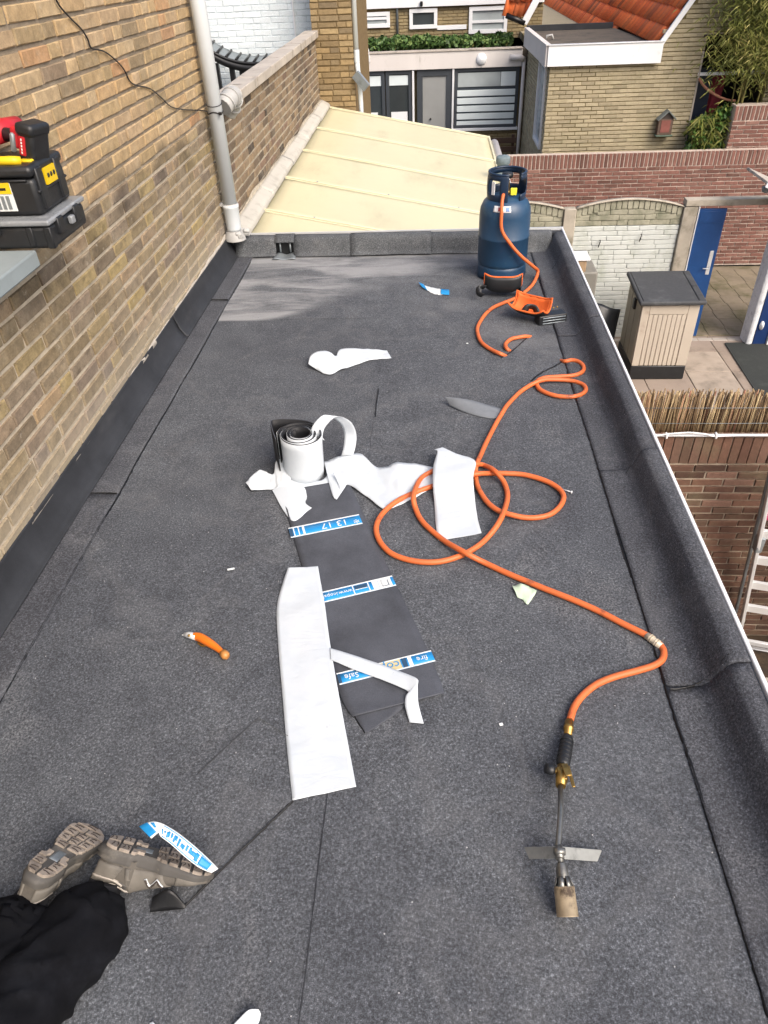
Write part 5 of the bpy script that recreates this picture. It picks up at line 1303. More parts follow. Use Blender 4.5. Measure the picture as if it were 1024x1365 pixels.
pband((386, 704), (480, 685.5), (388, 717.5), (482, 697.5), [(.0, .045, .1, .9, 'band_navy'), (.055, .07, .1, .9, 'band_white'), (.12, .135, .1, .9, 'band_white'), (.18, .21, .1, .9, 'band_white')], [('17', .52, .75, 'band_white', True), ('13', .73, .75, 'band_white', True), ('*', .93, .9, 'band_white', True)], SZ + .0035)
pband((427, 790), (523, 767.5), (431, 804), (526, 780.5), [(.43, .445, .1, .9, 'band_white'), (.46, .63, .5, .82, 'band_navy'), (.46, .63, .44, .48, 'band_white'), (.64, .655, .1, .9, 'band_white'), (.70, .78, .1, .9, 'band_white'), (.785, .96, .06, .94, 'band_white'), (.82, .92, .18, .82, 'band_navy'), (.835, .905, .24, .76, 'band_white')], [('www.icopal', .22, .42, 'band_white', True)], SZ + .0040)
pband((446, 899), (572, 868), (453, 913.5), (576, 882.5), [(.0, .03, .1, .9, 'band_navy'), (.38, .66, .1, .9, 'band_tan'), (.67, .72, .1, .9, 'band_navy'), (.735, .775, .06, .94, 'band_white')], [('icopal', .51, .95, 'band_blue', True), ('Safe', .14, .62, 'band_white', True), ('fire', .88, .6, 'band_white', True)], SZ + .0060)

# ------------------------------------------------------------------ coiled felt roll with its white film
rc = gz(404, 640, 0); RC = Vector((rc.x + .0, rc.y + .03, .012))
rl_ = thing('felt_roll', RC, 'upright coil of black felt with white film on its outside standing on the roof', 'felt roll')
RH = .185
def spiral(a):   # radius against angle
    return .030 + .0105 * (a / (2 * math.pi)) * 1.25
turns = 4.15; a0 = R(120)
path = []
for k in range(181):
    a = turns * 2 * math.pi * k / 180; r_ = spiral(a) * (1 + .05 * math.sin(2 * a + .7))
    path.append(Vector((RC.x + r_ * math.cos(a0 + a), RC.y + r_ * math.sin(a0 + a), 0)))
t_ = (path[-1] - path[-2]).normalized()
def coil(name, off, mat, z0, z1, sol, par):
    def fn(u, v):
        i = int(round(u * (len(path) - 1))); p = path[i]; tt = (path[min(i + 1, len(path) - 1)] - path[max(0, i - 1)]).normalized(); nr = Vector((tt.y, -tt.x, 0))
        lean = .006 * math.sin(i * .05)
        return (p.x + nr.x * off + lean * v, p.y + nr.y * off, RC.z + z0 + (z1 - z0) * v + .004 * math.sin(i * .035))
    return MB().grid(fn, len(path) - 1, 6).build(name, mat, par, solid=sol, offs=0)
coil('black_felt', -.0, M['felt_inner'], 0, RH, .0042, rl_)
coil('film_backing', .0032, M['film'], .001, RH - .001, .0009, rl_)
# loose outer flap of black felt standing off on the left
fl0 = gz(404, 606, .16)
P_ = crom([gz(379, 628, .1), gz(372, 606, .1), gz(366, 592, .12), gz(380, 586, .12), gz(403, 584, .13), gz(424, 590, .13), gz(438, 603, .12)], 8)
P_ = [Vector((p.x, p.y, 0)) for p in crom([Vector((RC.x - .085, RC.y - .03, 0)), Vector((RC.x - .112, RC.y + .045, 0)), Vector((RC.x - .122, RC.y + .105, 0)), Vector((RC.x - .05, RC.y + .112, 0)), Vector((RC.x + .03, RC.y + .09, 0)), Vector((RC.x + .078, RC.y + .03, 0)), Vector((RC.x + .082, RC.y - .01, 0))], 8)]
MB().grid(lambda u, v: (P_[int(round(u * (len(P_) - 1)))].x, P_[int(round(u * (len(P_) - 1)))].y, RC.z + RH * .98 * v), len(P_) - 1, 5).build('outer_flap', M['felt_inner'], rl_, solid=.0045, offs=0)
mb = MB().tube([Vector((p.x, p.y, RC.z + RH * .985)) for p in P_], .0022, 5); mb.build('flap_edge', M['felt_under'], rl_)
bt = MB().box(RC.x - .012, RC.x + .022, RC.y - .058, RC.y - .056, RC.z + RH - .035, RC.z + RH - .006); bt.build('inner_label', M['band_white'], rl_)

# ------------------------------------------------------------------ white film pieces
def film(label, rows, **k):
    kw = dict(nv=16, amp=.003, fr=9, seed=len(label), crease=.006); kw.update(k)
    return ribbon('film_piece', rows, M['film'], None, label=label, cat='film', group='torn white film pieces', **kw)
film('large flat white film strip lying along the left edge of the printed felt strip', [(g(384, 757, .02), g(424, 755, .02)), (g(377, 778, .018), g(428, 778, .02)), (g(369, 810, .013), g(433, 805, .022)), (g(371, 860, .013), g(439, 850, .022)), (g(376, 920, .013), g(449, 910, .020)), (g(382, 990, .0125), g(462, 980, .0135)), (g(390, 1067, .0135), g(475, 1049, .0145))], nv=14, amp=.0022, fr=11, crease=.004)
rows = [(g(441, 880, .022), g(440, 864, .026)), (g(470, 892, .026), g(473, 874, .03)), (g(500, 903, .028), g(503, 884, .034)), (g(530, 915, .03), g(535, 896, .036)), (g(544, 922, .03), g(556, 905, .045))]
film('narrow white film ribbon crossing the lowest blue printed band', rows + [(g(541, 928, .03), g(557, 915, .04)), (g(540, 940, .025), g(558, 938, .03)), (g(546, 963, .014), g(565, 965, .014))], nv=6, amp=.002, seed=3, crease=.003)
film('white film apron with a pointed lower tip spread under the felt roll', [(g(363, 654, .014), g(366, 659, .013)), (g(374, 645, .02), g(378, 681, .013)), (g(388, 638, .02), g(392, 695, .014)), (g(408, 640, .015), g(412, 681, .013)), (g(428, 640, .015), g(430, 667, .014)), (g(438, 632, .02), g(441, 656, .014))], amp=.002, seed=5)
film('small crumpled white film scrap sticking out left of the felt roll', [(g(328, 646, .02), g(336, 656, .014)), (g(346, 627, .04), g(352, 653, .014)), (g(364, 633, .03), g(368, 652, .016)), (g(369, 616, .05), g(372, 650, .02)), (g(388, 616, .05), g(388, 646, .02))], amp=.006, fr=22, seed=6, crease=.012)
film('long crumpled white film lying from the felt roll to the orange hose', [(g(432, 616, .03), g(441, 654, .014)), (g(447, 612, .035), g(447, 665, .018)), (g(464, 608, .03), g(462, 646, .02)), (g(482, 606, .028), g(488, 663, .013)), (g(503, 624, .02), g(512, 680, .013)), (g(527, 618, .035), g(534, 673, .013)), (g(552, 620, .02), g(557, 662, .014)), (g(580, 624, .014), g(580, 648, .013))], amp=.005, fr=14, seed=7, crease=.014, nv=14)
ax_ = gz(461, 613, .012); 
U_ = Vector((.85, .5, 0)).normalized(); arch = [ax_ + Vector((0, 0, z)) + U_ * s for s, z in [(.0, .0), (.022, .06), (.028, .12), (.008, .185), (-.045, .222), (-.095, .195), (-.112, .155), (-.105, .135)]]
wd = Vector((.20, -.98, 0)).normalized() * .026
film('white film ribbon standing up in a tall curl behind the felt roll', [(tuple(p + Vector((.024, .0, 0)) - Vector((0, .010, 0)) * (i > 2)), tuple(p - Vector((.024, .0, 0)) + wd * (.6 if i > 2 else 0) + Vector((0, 0, .012)) * (i > 3))) for i, p in enumerate(arch)], amp=.001, nv=5, seed=8, crease=.0)
film('rectangular white film piece draped over the orange hose loops', [(g(579, 600, .055), g(590, 597, .06)), (g(583, 603, .06), g(606, 604, .06)), (g(578, 620, .056), g(633, 614, .064)), (g(577, 642, .050), g(631, 636, .056)), (g(579, 670, .016), g(633, 664, .022)), (g(581, 700, .013), g(637, 692, .014)), (g(584, 721, .0125), g(642, 711, .014))], amp=.0025, fr=11, seed=9, crease=.005, nv=12)
film('white film scrap with a rolled left end lying alone near the worn patch', [(g(411, 486, .03), g(425, 494, .013)), (g(415, 473, .055), g(432, 498, .013)), (g(430, 468, .06), g(442, 499, .013)), (g(441, 471, .045), g(452, 494, .014)), (g(448, 475, .03), g(462, 491, .014)), (g(455, 465, .035), g(482, 484, .014)), (g(485, 465, .02), g(500, 479, .013)), (g(516, 467, .013), g(522, 478, .013))], amp=.004, fr=14, seed=10, crease=.006)
film('white film tip poking in at the bottom edge of the roof', [(g(306, 1372, .014), g(316, 1386, .013)), (g(318, 1360, .02), g(330, 1378, .013)), (g(332, 1347, .028), g(344, 1366, .014)), (g(345, 1346, .03), g(348, 1352, .02))], amp=.002, seed=11)
film('tiny white film corner at the bottom edge beside the trousers', [(g(199, 1364, .013), g(204, 1374, .013)), (g(204, 1362, .016), g(212, 1372, .013))], amp=.001, seed=12, nv=3)
ribbon('film_twist', [(g(444, 630, .05), g(450, 632, .05)), (g(452, 650, .03), g(464, 640, .034)), (g(445, 664, .02), g(449, 666, .02))], M['film'], None, label='small twisted white film tail hanging just right of the felt roll', cat='film', nv=4, amp=.001, seed=13, group='torn white film pieces')

# ------------------------------------------------------------------ offcuts and litter
ribbon('felt_offcut', [(g(594, 529, .045), g(600, 541, .014)), (g(612, 531, .05), g(618, 549, .013)), (g(630, 534, .045), g(638, 555, .013)), (g(650, 540, .03), g(656, 558, .013)), (g(668, 545, .013), g(664, 557, .013))], pbr('dusty grey felt', '6b7076', .8, .12, 30), None, label='curled grey felt offcut lying left of the orange hose', cat='felt offcut', sol=.004, amp=.001, nv=6)
ribbon('paper_scrap', [(g(683, 781, .02), g(690, 797, .013)), (g(696, 779, .03), g(697, 800, .013)), (g(708, 783, .024), g(703, 806, .013)), (g(716, 787, .03), g(712, 795, .014))], pbr('pale green paper', 'b9cbb4', .8, .06, 20), None, label='pale green torn paper scrap lying against the orange hose', cat='scrap', amp=.004, fr=40, nv=5, crease=.006)
sc_ = thing('printed_tape_scrap', gz(578, 386, .012), 'blue and white tape scrap lying flat near the gas cylinder', 'scrap')
ribbon('white_middle', [(g(560, 379, .02), g(565, 384, .013)), (g(575, 383, .016), g(577, 391, .013)), (g(590, 386, .018), g(590, 393, .013)), (g(598, 387, .014), g(597, 391, .013))], M['band_white'], sc_, amp=.003, fr=40, nv=4)
ribbon('blue_end', [(g(558, 376, .026), g(563, 383, .018)), (g(565, 379, .024), g(570, 387, .018))], M['band_blue'], sc_, amp=.001, nv=3)
ribbon('blue_end', [(g(588, 385, .024), g(588, 392, .018)), (g(599, 386, .020), g(599, 393, .016))], M['band_blue'], sc_, amp=.001, nv=3)
sw_ = thing('roof_screw', gz(757, 656, .012), 'small shiny roofing screw lying just right of the hose loop', 'screw')
MB().tube([gz(750, 652, .016), gz(762, 656, .016)], .0022, 6).build('shank', M['alu'], sw_)
MB().lathe([(0, 0), (.006, 0), (.006, .002), (0, .003)], 10, along(gz(762, 656, .017), gz(766, 657, .019))).build('head', M['alu'], sw_)
for (px, py, lb) in [(308, 759, 'small pale scuffed film crumb on the felt left of the large film strip'), (668, 966, 'tiny white crumb on the felt left of the torch handle'), (623, 458, 'tiny white crumb on the felt below the tape scrap')]:
    MB().bbox(-.012 if px < 400 else -.005, .012 if px < 400 else .005, -.004, .004, 0, .003, .001, 1, T(*gz(px, py, .0125)) @ Matrix.Rotation(.3, 4, 'Z')).build('white_crumb', M['band_white'], None, lb, 'crumb')

# ------------------------------------------------------------------ hooked knife
kn = thing('roofing_knife', gz(275, 860, .012), 'orange handled roofing knife with a hooked silver blade lying on the felt', 'knife')
M['knife_orange'] = pbr('orange knife handle', 'd9701c', .4, .08, 20, 0, 'a8521a', 25, .58, .8)
kp = crom([gz(258, 848, .026), gz(266, 849.5, .027), (gz(276, 855, .027)), gz(287, 862, .026), gz(296, 869, .025), gz(299, 872, .025)], 6)
n_ = len(kp)
MB().tube(kp, [.0105 + .003 * math.sin(i / n_ * 5) - .001 * (i / n_) for i in range(n_)], 12, flat=1.15).build('handle', M['knife_orange'], kn)
MB().tube([gz(297, 870, .025), gz(301, 874, .024), gz(304, 876, .022)], [.0125, .0135, .008], 12).build('end_cap', pbr('amber end cap', 'b27a40', .4, .15, 20), kn)
MB().tube([gz(246, 846, .024), gz(252, 846.5, .026), gz(262, 849, .027)], [.006, .0095, .0115], 10, flat=1.1).build('nose', M['alu'], kn)
F = frame(gz(252, 848, .023), gz(262, 850, 0) - gz(252, 848, 0), (0, 0, 1), (gz(262, 850, 0) - gz(252, 848, 0)).cross(Vector((0, 0, 1))))
bl = [gz(242, 846.5, .022), gz(246, 844.5, .026), gz(256, 846, .028), gz(256, 849, .02), gz(248, 850, .018), gz(250, 848.5, .02), gz(246, 848, .02)]
mb = MB(); mb.add(bl, [tuple(range(len(bl)))]); mb.build('hook_blade', M['alu'], kn, solid=.0012)
MB().tube(crom([gz(264, 857, .014), gz(270, 861, .013), gz(278, 860, .016)], 4), .003, 6).build('lower_guard', M['brass'], kn)
MB().lathe([(0, 0), (.005, 0), (.004, .003), (0, .004)], 8, T(*gz(252, 847.5, .034))).build('rivet', M['brass'], kn)

# ------------------------------------------------------------------ sill, organiser, tool box and drill at the left
sill = thing('stone_sill', (-1.25, 1.7, .92), 'pale grey stone sill projecting from the brick wall under the tool boxes', 'sill')
MB().bbox(WX + .001, -1.225, .6, 2.19, .895, .945, .006, 2).build('slab', pbr('pale grey stone', '848e91', .7, .08, 9, 0, '7d8688', 4, .5, .8, .1, 90), sill)
OZ = .947
og_ = thing('small_parts_organiser', (-1.25, 2.3, OZ), 'black tool organiser with a clear grey lid standing on the stone sill', 'organiser')
ox0, ox1, oy0, oy1 = -1.372, -1.160, 2.185, 2.455
MB().bbox(ox0, ox1, oy0, oy1, OZ, OZ + .068, .012, 2).build('tray', M['black_plastic'], og_)
M['clear'] = pbr('smoky clear plastic', '7f8387', .3, .12, 30, 0, 'a9adaf', 22, .5, .7)
MB().bbox(ox0 - .004, ox1 + .006, oy0 - .006, oy1 + .006, OZ + .069, OZ + .086, .006, 2).build('clear_lid', M['clear'], og_)
for k in range(2): MB().bbox(ox1 - .006, ox1 + .012, oy0 + .045 + .125 * k, oy0 + .085 + .125 * k, OZ + .03, OZ + .08, .004, 1).build('side_latch', M['black_plastic'], og_)
MB().bbox(ox1 + .0, ox1 + .016, oy0 + .13, oy0 + .155, OZ + .036, OZ + .06, .003, 1).build('grey_catch', M['clear'], og_)
MB().bbox(ox1 - .02, ox1 + .003, oy0 - .004, oy0 + .018, OZ + .002, OZ + .066, .003, 1).build('corner_rib', M['black_plastic'], og_)
MB().bbox(ox1 - .075, ox1 - .055, oy0 - .004, oy0 + .01, OZ + .01, OZ + .066, .003, 1).build('corner_rib', M['black_plastic'], og_)
MB().bbox(ox0 + .02, ox0 + .06, oy0 - .009, oy0, OZ + .045, OZ + .078, .003, 1).build('corner_rib', M['black_plastic'], og_)
TZ = OZ + .088
tb = thing('tool_box', (-1.27, 2.32, TZ), 'black tool box with a yellow handle and yellow label stacked on the organiser', 'tool box')
M['yellow'] = pbr('yellow plastic', 'd9b81a', .45, .05, 12, 0, 'b3951b', 20, .6, .8)
tx0, tx1, ty0, ty1 = -1.374, -1.185, 2.225, 2.445
MB().bbox(tx0, tx1, ty0, ty1, TZ, TZ + .105, .014, 2).build('body', M['black_plastic'], tb)
lidm = MB().bbox(tx0 - .002, tx1 + .003, ty0 - .004, ty1 + .004, TZ + .107, TZ + .140, .013, 2); ldo = lidm.build('lid', M['black_plastic'], tb)
mb = MB()
for k in range(2): mb.bbox(tx1 - .008, tx1 + .008, ty0 + .02 + .13 * k, ty0 + .06 + .13 * k, TZ + .012, TZ + .13, .004, 1)
mb.bbox(tx0 + .01, tx1 - .02, ty0 - .006, ty0 + .004, TZ + .098, TZ + .104, .002, 1); mb.bbox(tx1 - .004, tx1 + .006, ty0 + .01, ty1 - .01, TZ + .062, TZ + .07, .002, 1)
mb.build('body_rib', M['black_plastic'], tb)
MB().tube([(tx0 + .0, ty0 + .03, TZ + .150), (tx1 - .055, ty0 + .03, TZ + .150), (tx1 - .04, ty0 + .04, TZ + .146)], .013, 12).build('yellow_handle', M['yellow'], ldo)
MB().bbox(tx1 - .055, tx1 - .014, ty0 + .05, ty1 - .04, TZ + .138, TZ + .146, .003, 1).build('yellow_panel', M['yellow'], ldo)
yl = MB().box(tx1 + .0005, tx1 + .009, ty0 + .07, ty0 + .14, TZ + .072, TZ + .118).build('yellow_side_label', M['yellow'], tb)
mb = MB()
for k in range(3): mb.lathe([(0, 0), (.007, 0), (.007, .001), (0, .001)], 10, frame((tx1 + .0092, ty0 + .085 + .02 * k, TZ + .096), (0, 1, 0), (0, 0, 1), (1, 0, 0)))
mb.build('pictogram', M['black_plastic'], yl)
fl_ = MB().box(tx0 + .02, tx1 - .075, ty0 - .002, ty0 + .001, TZ + .016, TZ + .098).build('front_label', M['band_white'], tb)
MB().box(tx0 + .021, tx1 - .076, ty0 - .004, ty0 - .0022, TZ + .066, TZ + .097).build('yellow_header', M['yellow'], fl_)
mb = MB()
for k in range(5): mb.box(tx0 + .026 + .016 * k, tx0 + .036 + .016 * k, ty0 - .004, ty0 - .0022, TZ + .022, TZ + .06)
mb.build('printed_pictures', M['zinc'], fl_)
mb = MB(); mb.box(tx0 + .04, tx1 - .09, ty0 - .0052, ty0 - .0042, TZ + .076, TZ + .083); mb.build('print_line', M['black_plastic'], fl_)
dr = thing('cordless_drill', (-1.27, 2.33, TZ + .15), 'red and black cordless drill with a big black battery lying on the tool box', 'drill')
M['red_pl'] = pbr('red tool plastic', 'b3202a', .4, .08, 20)
DZ = TZ + .150
# battery: stands at the right, handle and red motor housing run off to the left
Fb_ = T(-1.212, 2.335, DZ + .0) @ Matrix.Rotation(R(14), 4, 'Y') @ Matrix.Rotation(R(-12), 4, 'Z')
ba = MB().bbox(-.026, .026, -.04, .045, -.02, .082, .012, 2, Fb_).build('battery', M['black_plastic'], dr)
MB().bbox(-.031, .029, -.046, .05, .055, .090, .012, 2, Fb_).build('battery_top', M['black_plastic'], ba)
MB().bbox(-.020, .002, -.0435, -.038, .0, .054, .003, 1, Fb_).build('red_stripe', M['red_pl'], ba)
mb = MB()
for k in range(5): mb.box(-.011, -.007, -.0448, -.0436, .006 + .009 * k, .012 + .009 * k, Fb_)
mb.build('white_marks', M['band_white'], ba)
MB().tube([Fb_ @ Vector((-.024, 0, .035)), Fb_ @ Vector((-.06, 0, .037)), Fb_ @ Vector((-.105, .0, .03))], [.026, .021, .023], 14, flat=.85).build('handle', M['black_plastic'], dr)
MB().bbox(-.055, -.024, -.036, .03, .01, .072, .01, 2, Fb_).build('red_foot', M['red_pl'], dr)
MB().bbox(-.050, -.034, -.045, -.03, .0, .055, .005, 1, Fb_).build('grey_clip', M['zinc'], dr)
MB().tube([Fb_ @ Vector((-.12, -.05, .025)), Fb_ @ Vector((-.12, .03, .033)), Fb_ @ Vector((-.118, .09, .035))], [.03, .033, .03], 16).build('motor_housing', M['red_pl'], dr)
MB().tube([Fb_ @ Vector((-.12, -.055, .025)), Fb_ @ Vector((-.12, -.10, .021))], [.022, .016], 14).build('chuck', M['black_steel'], dr)
# ------------------------------------------------------------------ kneeling workman (feet and lower legs show at the bottom left)
M['trouser'] = pbr('black work trousers', '0d0e12', .95, .3, 14, 0, '191b20', 7, .5, .8, .4, 24, .12)
M['jumper'] = pbr('dark grey sweatshirt', '2c2f34', .9, .15, 12, 0, None or '35383d', 8)
M['skin'] = pbr('skin', 'b98a6c', .55, .05, 12)
M['hair'] = pbr('short brown hair', '2d221a', .8, .2, 60)
M['shoe'] = pbr('grey brown shoe mesh', '55514b', .75, .16, 40, 0, '3d3a36', 20, .5, .75, .3, 220)
M['shoe_lt'] = pbr('pale shoe suede', '68645d', .7, .1, 30, 0, '4c4945', 14, .5, .75)
M['shoe_line'] = pbr('pale shoe piping', 'a39c93', .55, .08, 30)
M['mid'] = pbr('dark grey midsole', '4a4845', .7, .12, 20, 0, '6a665f', 18, .5, .75)
M['sole'] = pbr('worn tan outsole', '93897e', .85, .12, 24, 0, '665e56', 16, .46, .7, .3, 160)
M['groove'] = pbr('dark sole groove', '3b332e', .9, .2, 30)
def skin_body(name, verts, edges, radii, mat, par, sub=2):
    me = bpy.data.meshes.new(name); me.from_pydata([tuple(v) for v in verts], edges, []); o = link(name, me, None); 
    me.materials.append(mat)
    md = o.modifiers.new('Skin', 'SKIN'); md.use_smooth_shade = True
    for i, sv in enumerate(me.skin_vertices[0].data):
        r_ = radii[i]; sv.radius = (r_, r_) if not isinstance(r_, tuple) else r_
        sv.use_root = (i == 0)
    sb_ = o.modifiers.new('sub', 'SUBSURF'); sb_.levels = sub; sb_.render_levels = sub
    dg = bpy.context.evaluated_depsgraph_get(); me2 = bpy.data.meshes.new_from_object(o.evaluated_get(dg))
    bpy.data.objects.remove(o)
    for p in me2.polygons: p.use_smooth = True
    return link(name, me2, par)
def shoe_frame(heel, toe_dir, sole_n, k=.92):
    ex = Vector(toe_dir).normalized(); ez = -Vector(sole_n); ez = (ez - ex * ez.dot(ex)).normalized(); ey = ez.cross(ex)
    return frame(heel, ex, ey, ez) @ Matrix.Scale(k, 4)
def between(toe, hpx, L):
    """heel on the sight line hpx, L away from the toe, the raised one of the two solutions"""
    d = ray(*hpx).normalized(); oc = CO - toe; b = d.dot(oc); c = oc.length_squared - L * L; q = b * b - c
    return CO + d * (-b - math.sqrt(max(q, 0)))
SL_ = .285
toeR, toeL = gz(288, 1158, .030), gz(128, 1100, .030)
heR, heL = gz(142, 1120, .115), gz(46, 1166, .165)
kR, kL = (toeR - heR).length / SL_, (toeL - heL).length / SL_
FRs = shoe_frame(heR, toeR - heR, (.12, .70, .70), kR)
FLs = shoe_frame(heL, toeL - heL, (.30, .22, .88), kL)
AR = FRs @ Vector((.06, 0, .118)); AL = FLs @ Vector((.05, 0, .118))
pe = thing('person', (AR.x - .2, .3, .012), 'kneeling person in black trousers and worn grey brown running shoes at the lower left', 'person')
KR = Vector((AR.x - .17, AR.y - .42, .085)); KL = Vector((AL.x - .08, AL.y - .42, .085))
HR_ = Vector((KR.x - .02, KR.y - .02, .50)); HL = Vector((KL.x + .02, KL.y - .02, .50))
PV = (HR_ + HL) / 2 + Vector((0, .02, .05)); dirF = Vector((-.28, -.96, 0)).normalized()
CH = PV + dirF * .36 + Vector((0, 0, .16)); NK = PV + dirF * .50 + Vector((0, 0, .20))
rt = Vector((dirF.y, -dirF.x, 0))      # his left-right axis
SR, SL = CH + rt * -.17 + Vector((0, 0, .03)), CH + rt * .17 + Vector((0, 0, .03))
def leg(h, k, a): 
    return [h, h.lerp(k, .5) + Vector((0, -.02, 0)), k + Vector((0, -.01, .02)), k.lerp(a, .30) + Vector((0, 0, .02)), k.lerp(a, .62) + Vector((0, 0, .01)), k.lerp(a, .86), a]
V = [PV, PV + dirF * .16 + Vector((0, 0, .07)), CH, NK]; E_ = [(0, 1), (1, 2), (2, 3)]; RD = [.155, .15, .165, .07]
lr = [.125, .11, .095, .096, .092, .086, .074]
for (h, k, a) in ((HR_, KR, AR + Vector((-.005, -.005, 0))), (HL, KL, AL + Vector((-.005, -.005, 0)))):
    b = len(V); V += leg(h, k, a); RD += lr; E_ += [(0, b)] + [(b + i, b + i + 1) for i in range(6)]
nb = len(V)
body = skin_body('body', V, E_, RD, M['trouser'], pe, 4)
# trouser creases, pressed into the surface
for v in body.data.vertices:
    c = v.co
    k = noise.noise((c.x * 7 + c.z * 5, c.y * 15, c.z * 6)) + .35 * noise.noise((c.x * 20, c.y * 34, c.z * 16))
    f_ = 1 - abs(noise.noise((c.x * 11 + c.y * 5, c.y * 19 - c.x * 8, c.z * 9))) * 2.2
    v.co += v.normal * (.007 * k + .012 * max(0, f_) ** 2)
for nm, s, S_ in (('arm', -1, SR), ('arm', 1, SL)):
    el = S_ + dirF * .12 + rt * s * .10 + Vector((0, 0, -.26)); wr = el + dirF * .16 + Vector((0, 0, -.22)); wr.z = .07
    skin_body('sleeve', [S_ - rt * s * .08, S_, S_.lerp(el, .5), el, el.lerp(wr, .5), wr], [(i, i + 1) for i in range(5)], [.07, .072, .058, .05, .045, .036], M['jumper'], pe)
    hv = [wr, wr + dirF * .05 + Vector((0, 0, -.015))]; he = [(0, 1)]; hr2 = [.024, (.034, .017)]
    hand = skin_body('hand', [wr, wr + dirF * .05 - Vector((0, 0, .015)), wr + dirF * .085 - Vector((0, 0, .02))], [(0, 1), (1, 2)], [.024, .026, .022], M['skin'], pe)
    for f in range(4):
        b = wr + dirF * .075 + rt * (f - 1.5) * .016 + Vector((0, 0, -.02)); L_ = (.07, .08, .075, .06)[f]
        skin_body('finger', [b, b + dirF * L_ * .45 + Vector((0, 0, .004)), b + dirF * L_ * .8 + Vector((0, 0, -.006)), b + dirF * L_ + Vector((0, 0, -.014))], [(0, 1), (1, 2), (2, 3)], [.0095, .009, .008, .007], M['skin'], hand, 1)
    b = wr + dirF * .03 - rt * s * .018 + Vector((0, 0, -.012)); skin_body('thumb', [b, b - rt * s * .03 + dirF * .025, b - rt * s * .038 + dirF * .055], [(0, 1), (1, 2)], [.012, .0105, .008], M['skin'], hand, 1)
tm_ = MB()
skin_body('sweatshirt', [PV + dirF * .10 + Vector((0, 0, .05)), PV + dirF * .2 + Vector((0, 0, .10)), CH, CH + dirF * .09 + Vector((0, 0, .03))], [(0, 1), (1, 2), (2, 3)], [(.172), .168, .182, .10], M['jumper'], pe)
HD = NK + dirF * .13 + Vector((0, 0, .03))
hd_ = skin_body('head', [NK, NK + dirF * .06 + Vector((0, 0, .02)), HD, HD + dirF * .06 + Vector((0, 0, -.05))], [(0, 1), (1, 2), (2, 3)], [.055, .06, .098, .07], M['skin'], pe)
skin_body('hair', [HD - dirF * .035 + Vector((0, 0, .015)), HD + dirF * .02 + Vector((0, 0, .04))], [(0, 1)], [.10, .092], M['hair'], hd_)
for s in (-1, 1): skin_body('ear', [HD + rt * s * .092, HD + rt * s * .1 + Vector((0, 0, .02)) - dirF * .01], [(0, 1)], [.016, .014], M['skin'], hd_, 1)

